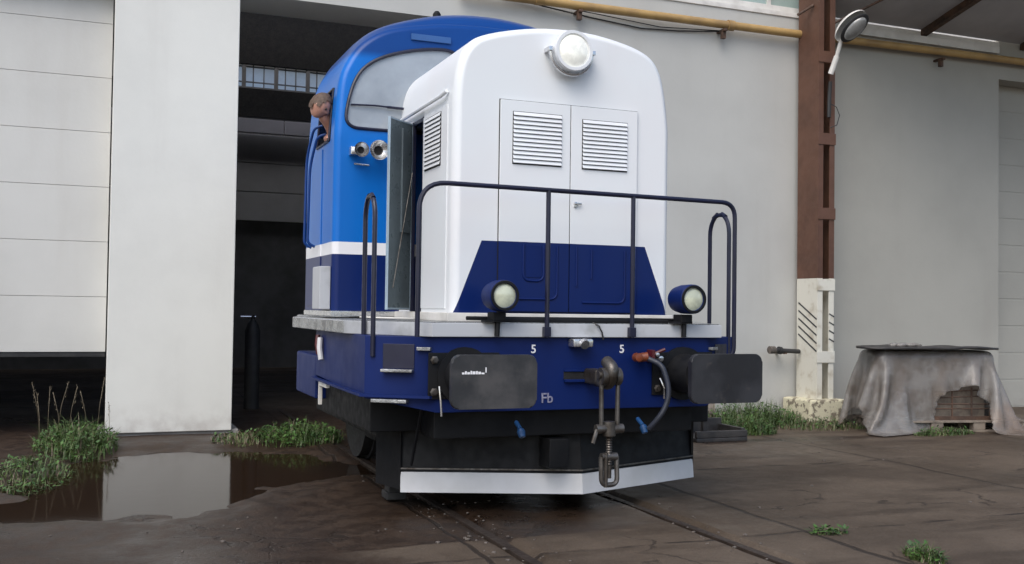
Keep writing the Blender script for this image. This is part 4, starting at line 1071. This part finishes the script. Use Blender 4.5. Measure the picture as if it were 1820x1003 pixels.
# head: a shaped skull with face, ears and nose, looking forward and down
hbm = bmesh.new(); bmesh.ops.create_uvsphere(hbm, u_segments=28, v_segments=20, radius=1)
for v in hbm.verts:
    x, y, z = v.co; f = max(0, -y)
    r = Vector((x*.070, y*.090, z*.109))
    if z < -.2: r.x *= 1-.28*(-z-.2); r.y = r.y*(1-.12*(-z)) 
    if f > .5: r.y *= .93
    r.y -= .026*math.exp(-((x/.16)**2+((z+.12)/.20)**2))*f**3          # nose
    r.y += .012*math.exp(-(((abs(x)-.38)/.17)**2+((z-.05)/.14)**2))*f     # eye sockets
    r.y += .006*math.exp(-((x/.3)**2+((z+.48)/.06)**2))*f                 # mouth line
    r.x += math.copysign(.014, x)*math.exp(-(((abs(x)-.98)/.15)**2+((y-.05)/.22)**2+((z+.02)/.25)**2))  # ears
    v.co = r
rotm = Matrix.Rotation(R(48), 4, 'Z') @ Matrix.Rotation(R(34), 4, 'X') @ Matrix.Rotation(R(8), 4, 'Y')
hbm.transform(Matrix.Translation(HC-worldloc(pe)) @ rotm)
hm = bmesh.new(); hm.from_mesh(pb.data); tmp = bpy.data.meshes.new('tmp'); hbm.to_mesh(tmp); hm.from_mesh(tmp); hm.to_mesh(pb.data)
for p in pb.data.polygons: p.use_smooth = True
hbm.free(); hm.free(); bpy.data.meshes.remove(tmp)
hb_ = bmesh.new(); bmesh.ops.create_uvsphere(hb_, u_segments=28, v_segments=20, radius=1)
for v in hb_.verts:
    x, y, z = v.co; n_ = 1+.025*noise.noise(v.co*6); v.co = Vector((x*.081*n_, y*.101*n_+.006, z*.117*n_+.006))
kill = [v for v in hb_.verts if v.co.z < -.02-.0*v.co.y and v.co.y < .02 or v.co.y < -.055 and v.co.z < .06 or v.co.z < -.075]
bmesh.ops.delete(hb_, geom=kill, context='VERTS'); hb_.transform(Matrix.Translation(HC) @ rotm)
b = MB(); tmp = bpy.data.meshes.new('tmp'); hb_.to_mesh(tmp); b.bm.from_mesh(tmp); hb_.free(); bpy.data.meshes.remove(tmp)
b.build('hair', M['hair'], pe, sharp=80)
for s_ in (-1, 1):
    b = MB(); vs = bmesh.ops.create_uvsphere(b.bm, u_segments=10, v_segments=8, radius=.011)['verts']
    for v in vs: v.co = (Matrix.Translation(HC) @ rotm) @ (v.co+Vector((s_*.028, -.074, .006)))
    b.build('eye', M['eye'], pe)
shirt = [[pelv, ('belly', (2.04, 9.06, 2.62), .155), ('chest', (2.02, 8.98, 2.84), .155), ('collar', (1.84, 8.88, 3.03), .080)],
         [('chest', 0, 0), ('shR', (1.83, 8.95, 3.01), .070), ('slvR', (1.80, 8.92, 2.985), .056)],
         [('chest', 0, 0), ('shL', (2.13, 8.96, 2.96), .078), ('slvL', (2.22, 8.92, 2.86), .062)]]
skin_body('shirt', shirt, M['shirt'], pe)
tr = [[('pelvis', (2.12, 9.12, 2.44), .16), ('hipL', (2.22, 9.12, 2.36), .10), ('kneeL', (2.22, 9.06, 1.98), .072), ('ankL', (2.22, 9.12, 1.62), .055)],
      [('pelvis', 0, 0), ('hipR', (2.03, 9.14, 2.36), .10), ('kneeR', (2.03, 9.08, 1.98), .072), ('ankR', (2.03, 9.14, 1.62), .055)]]
skin_body('trousers', tr, M['trousers'], pe)
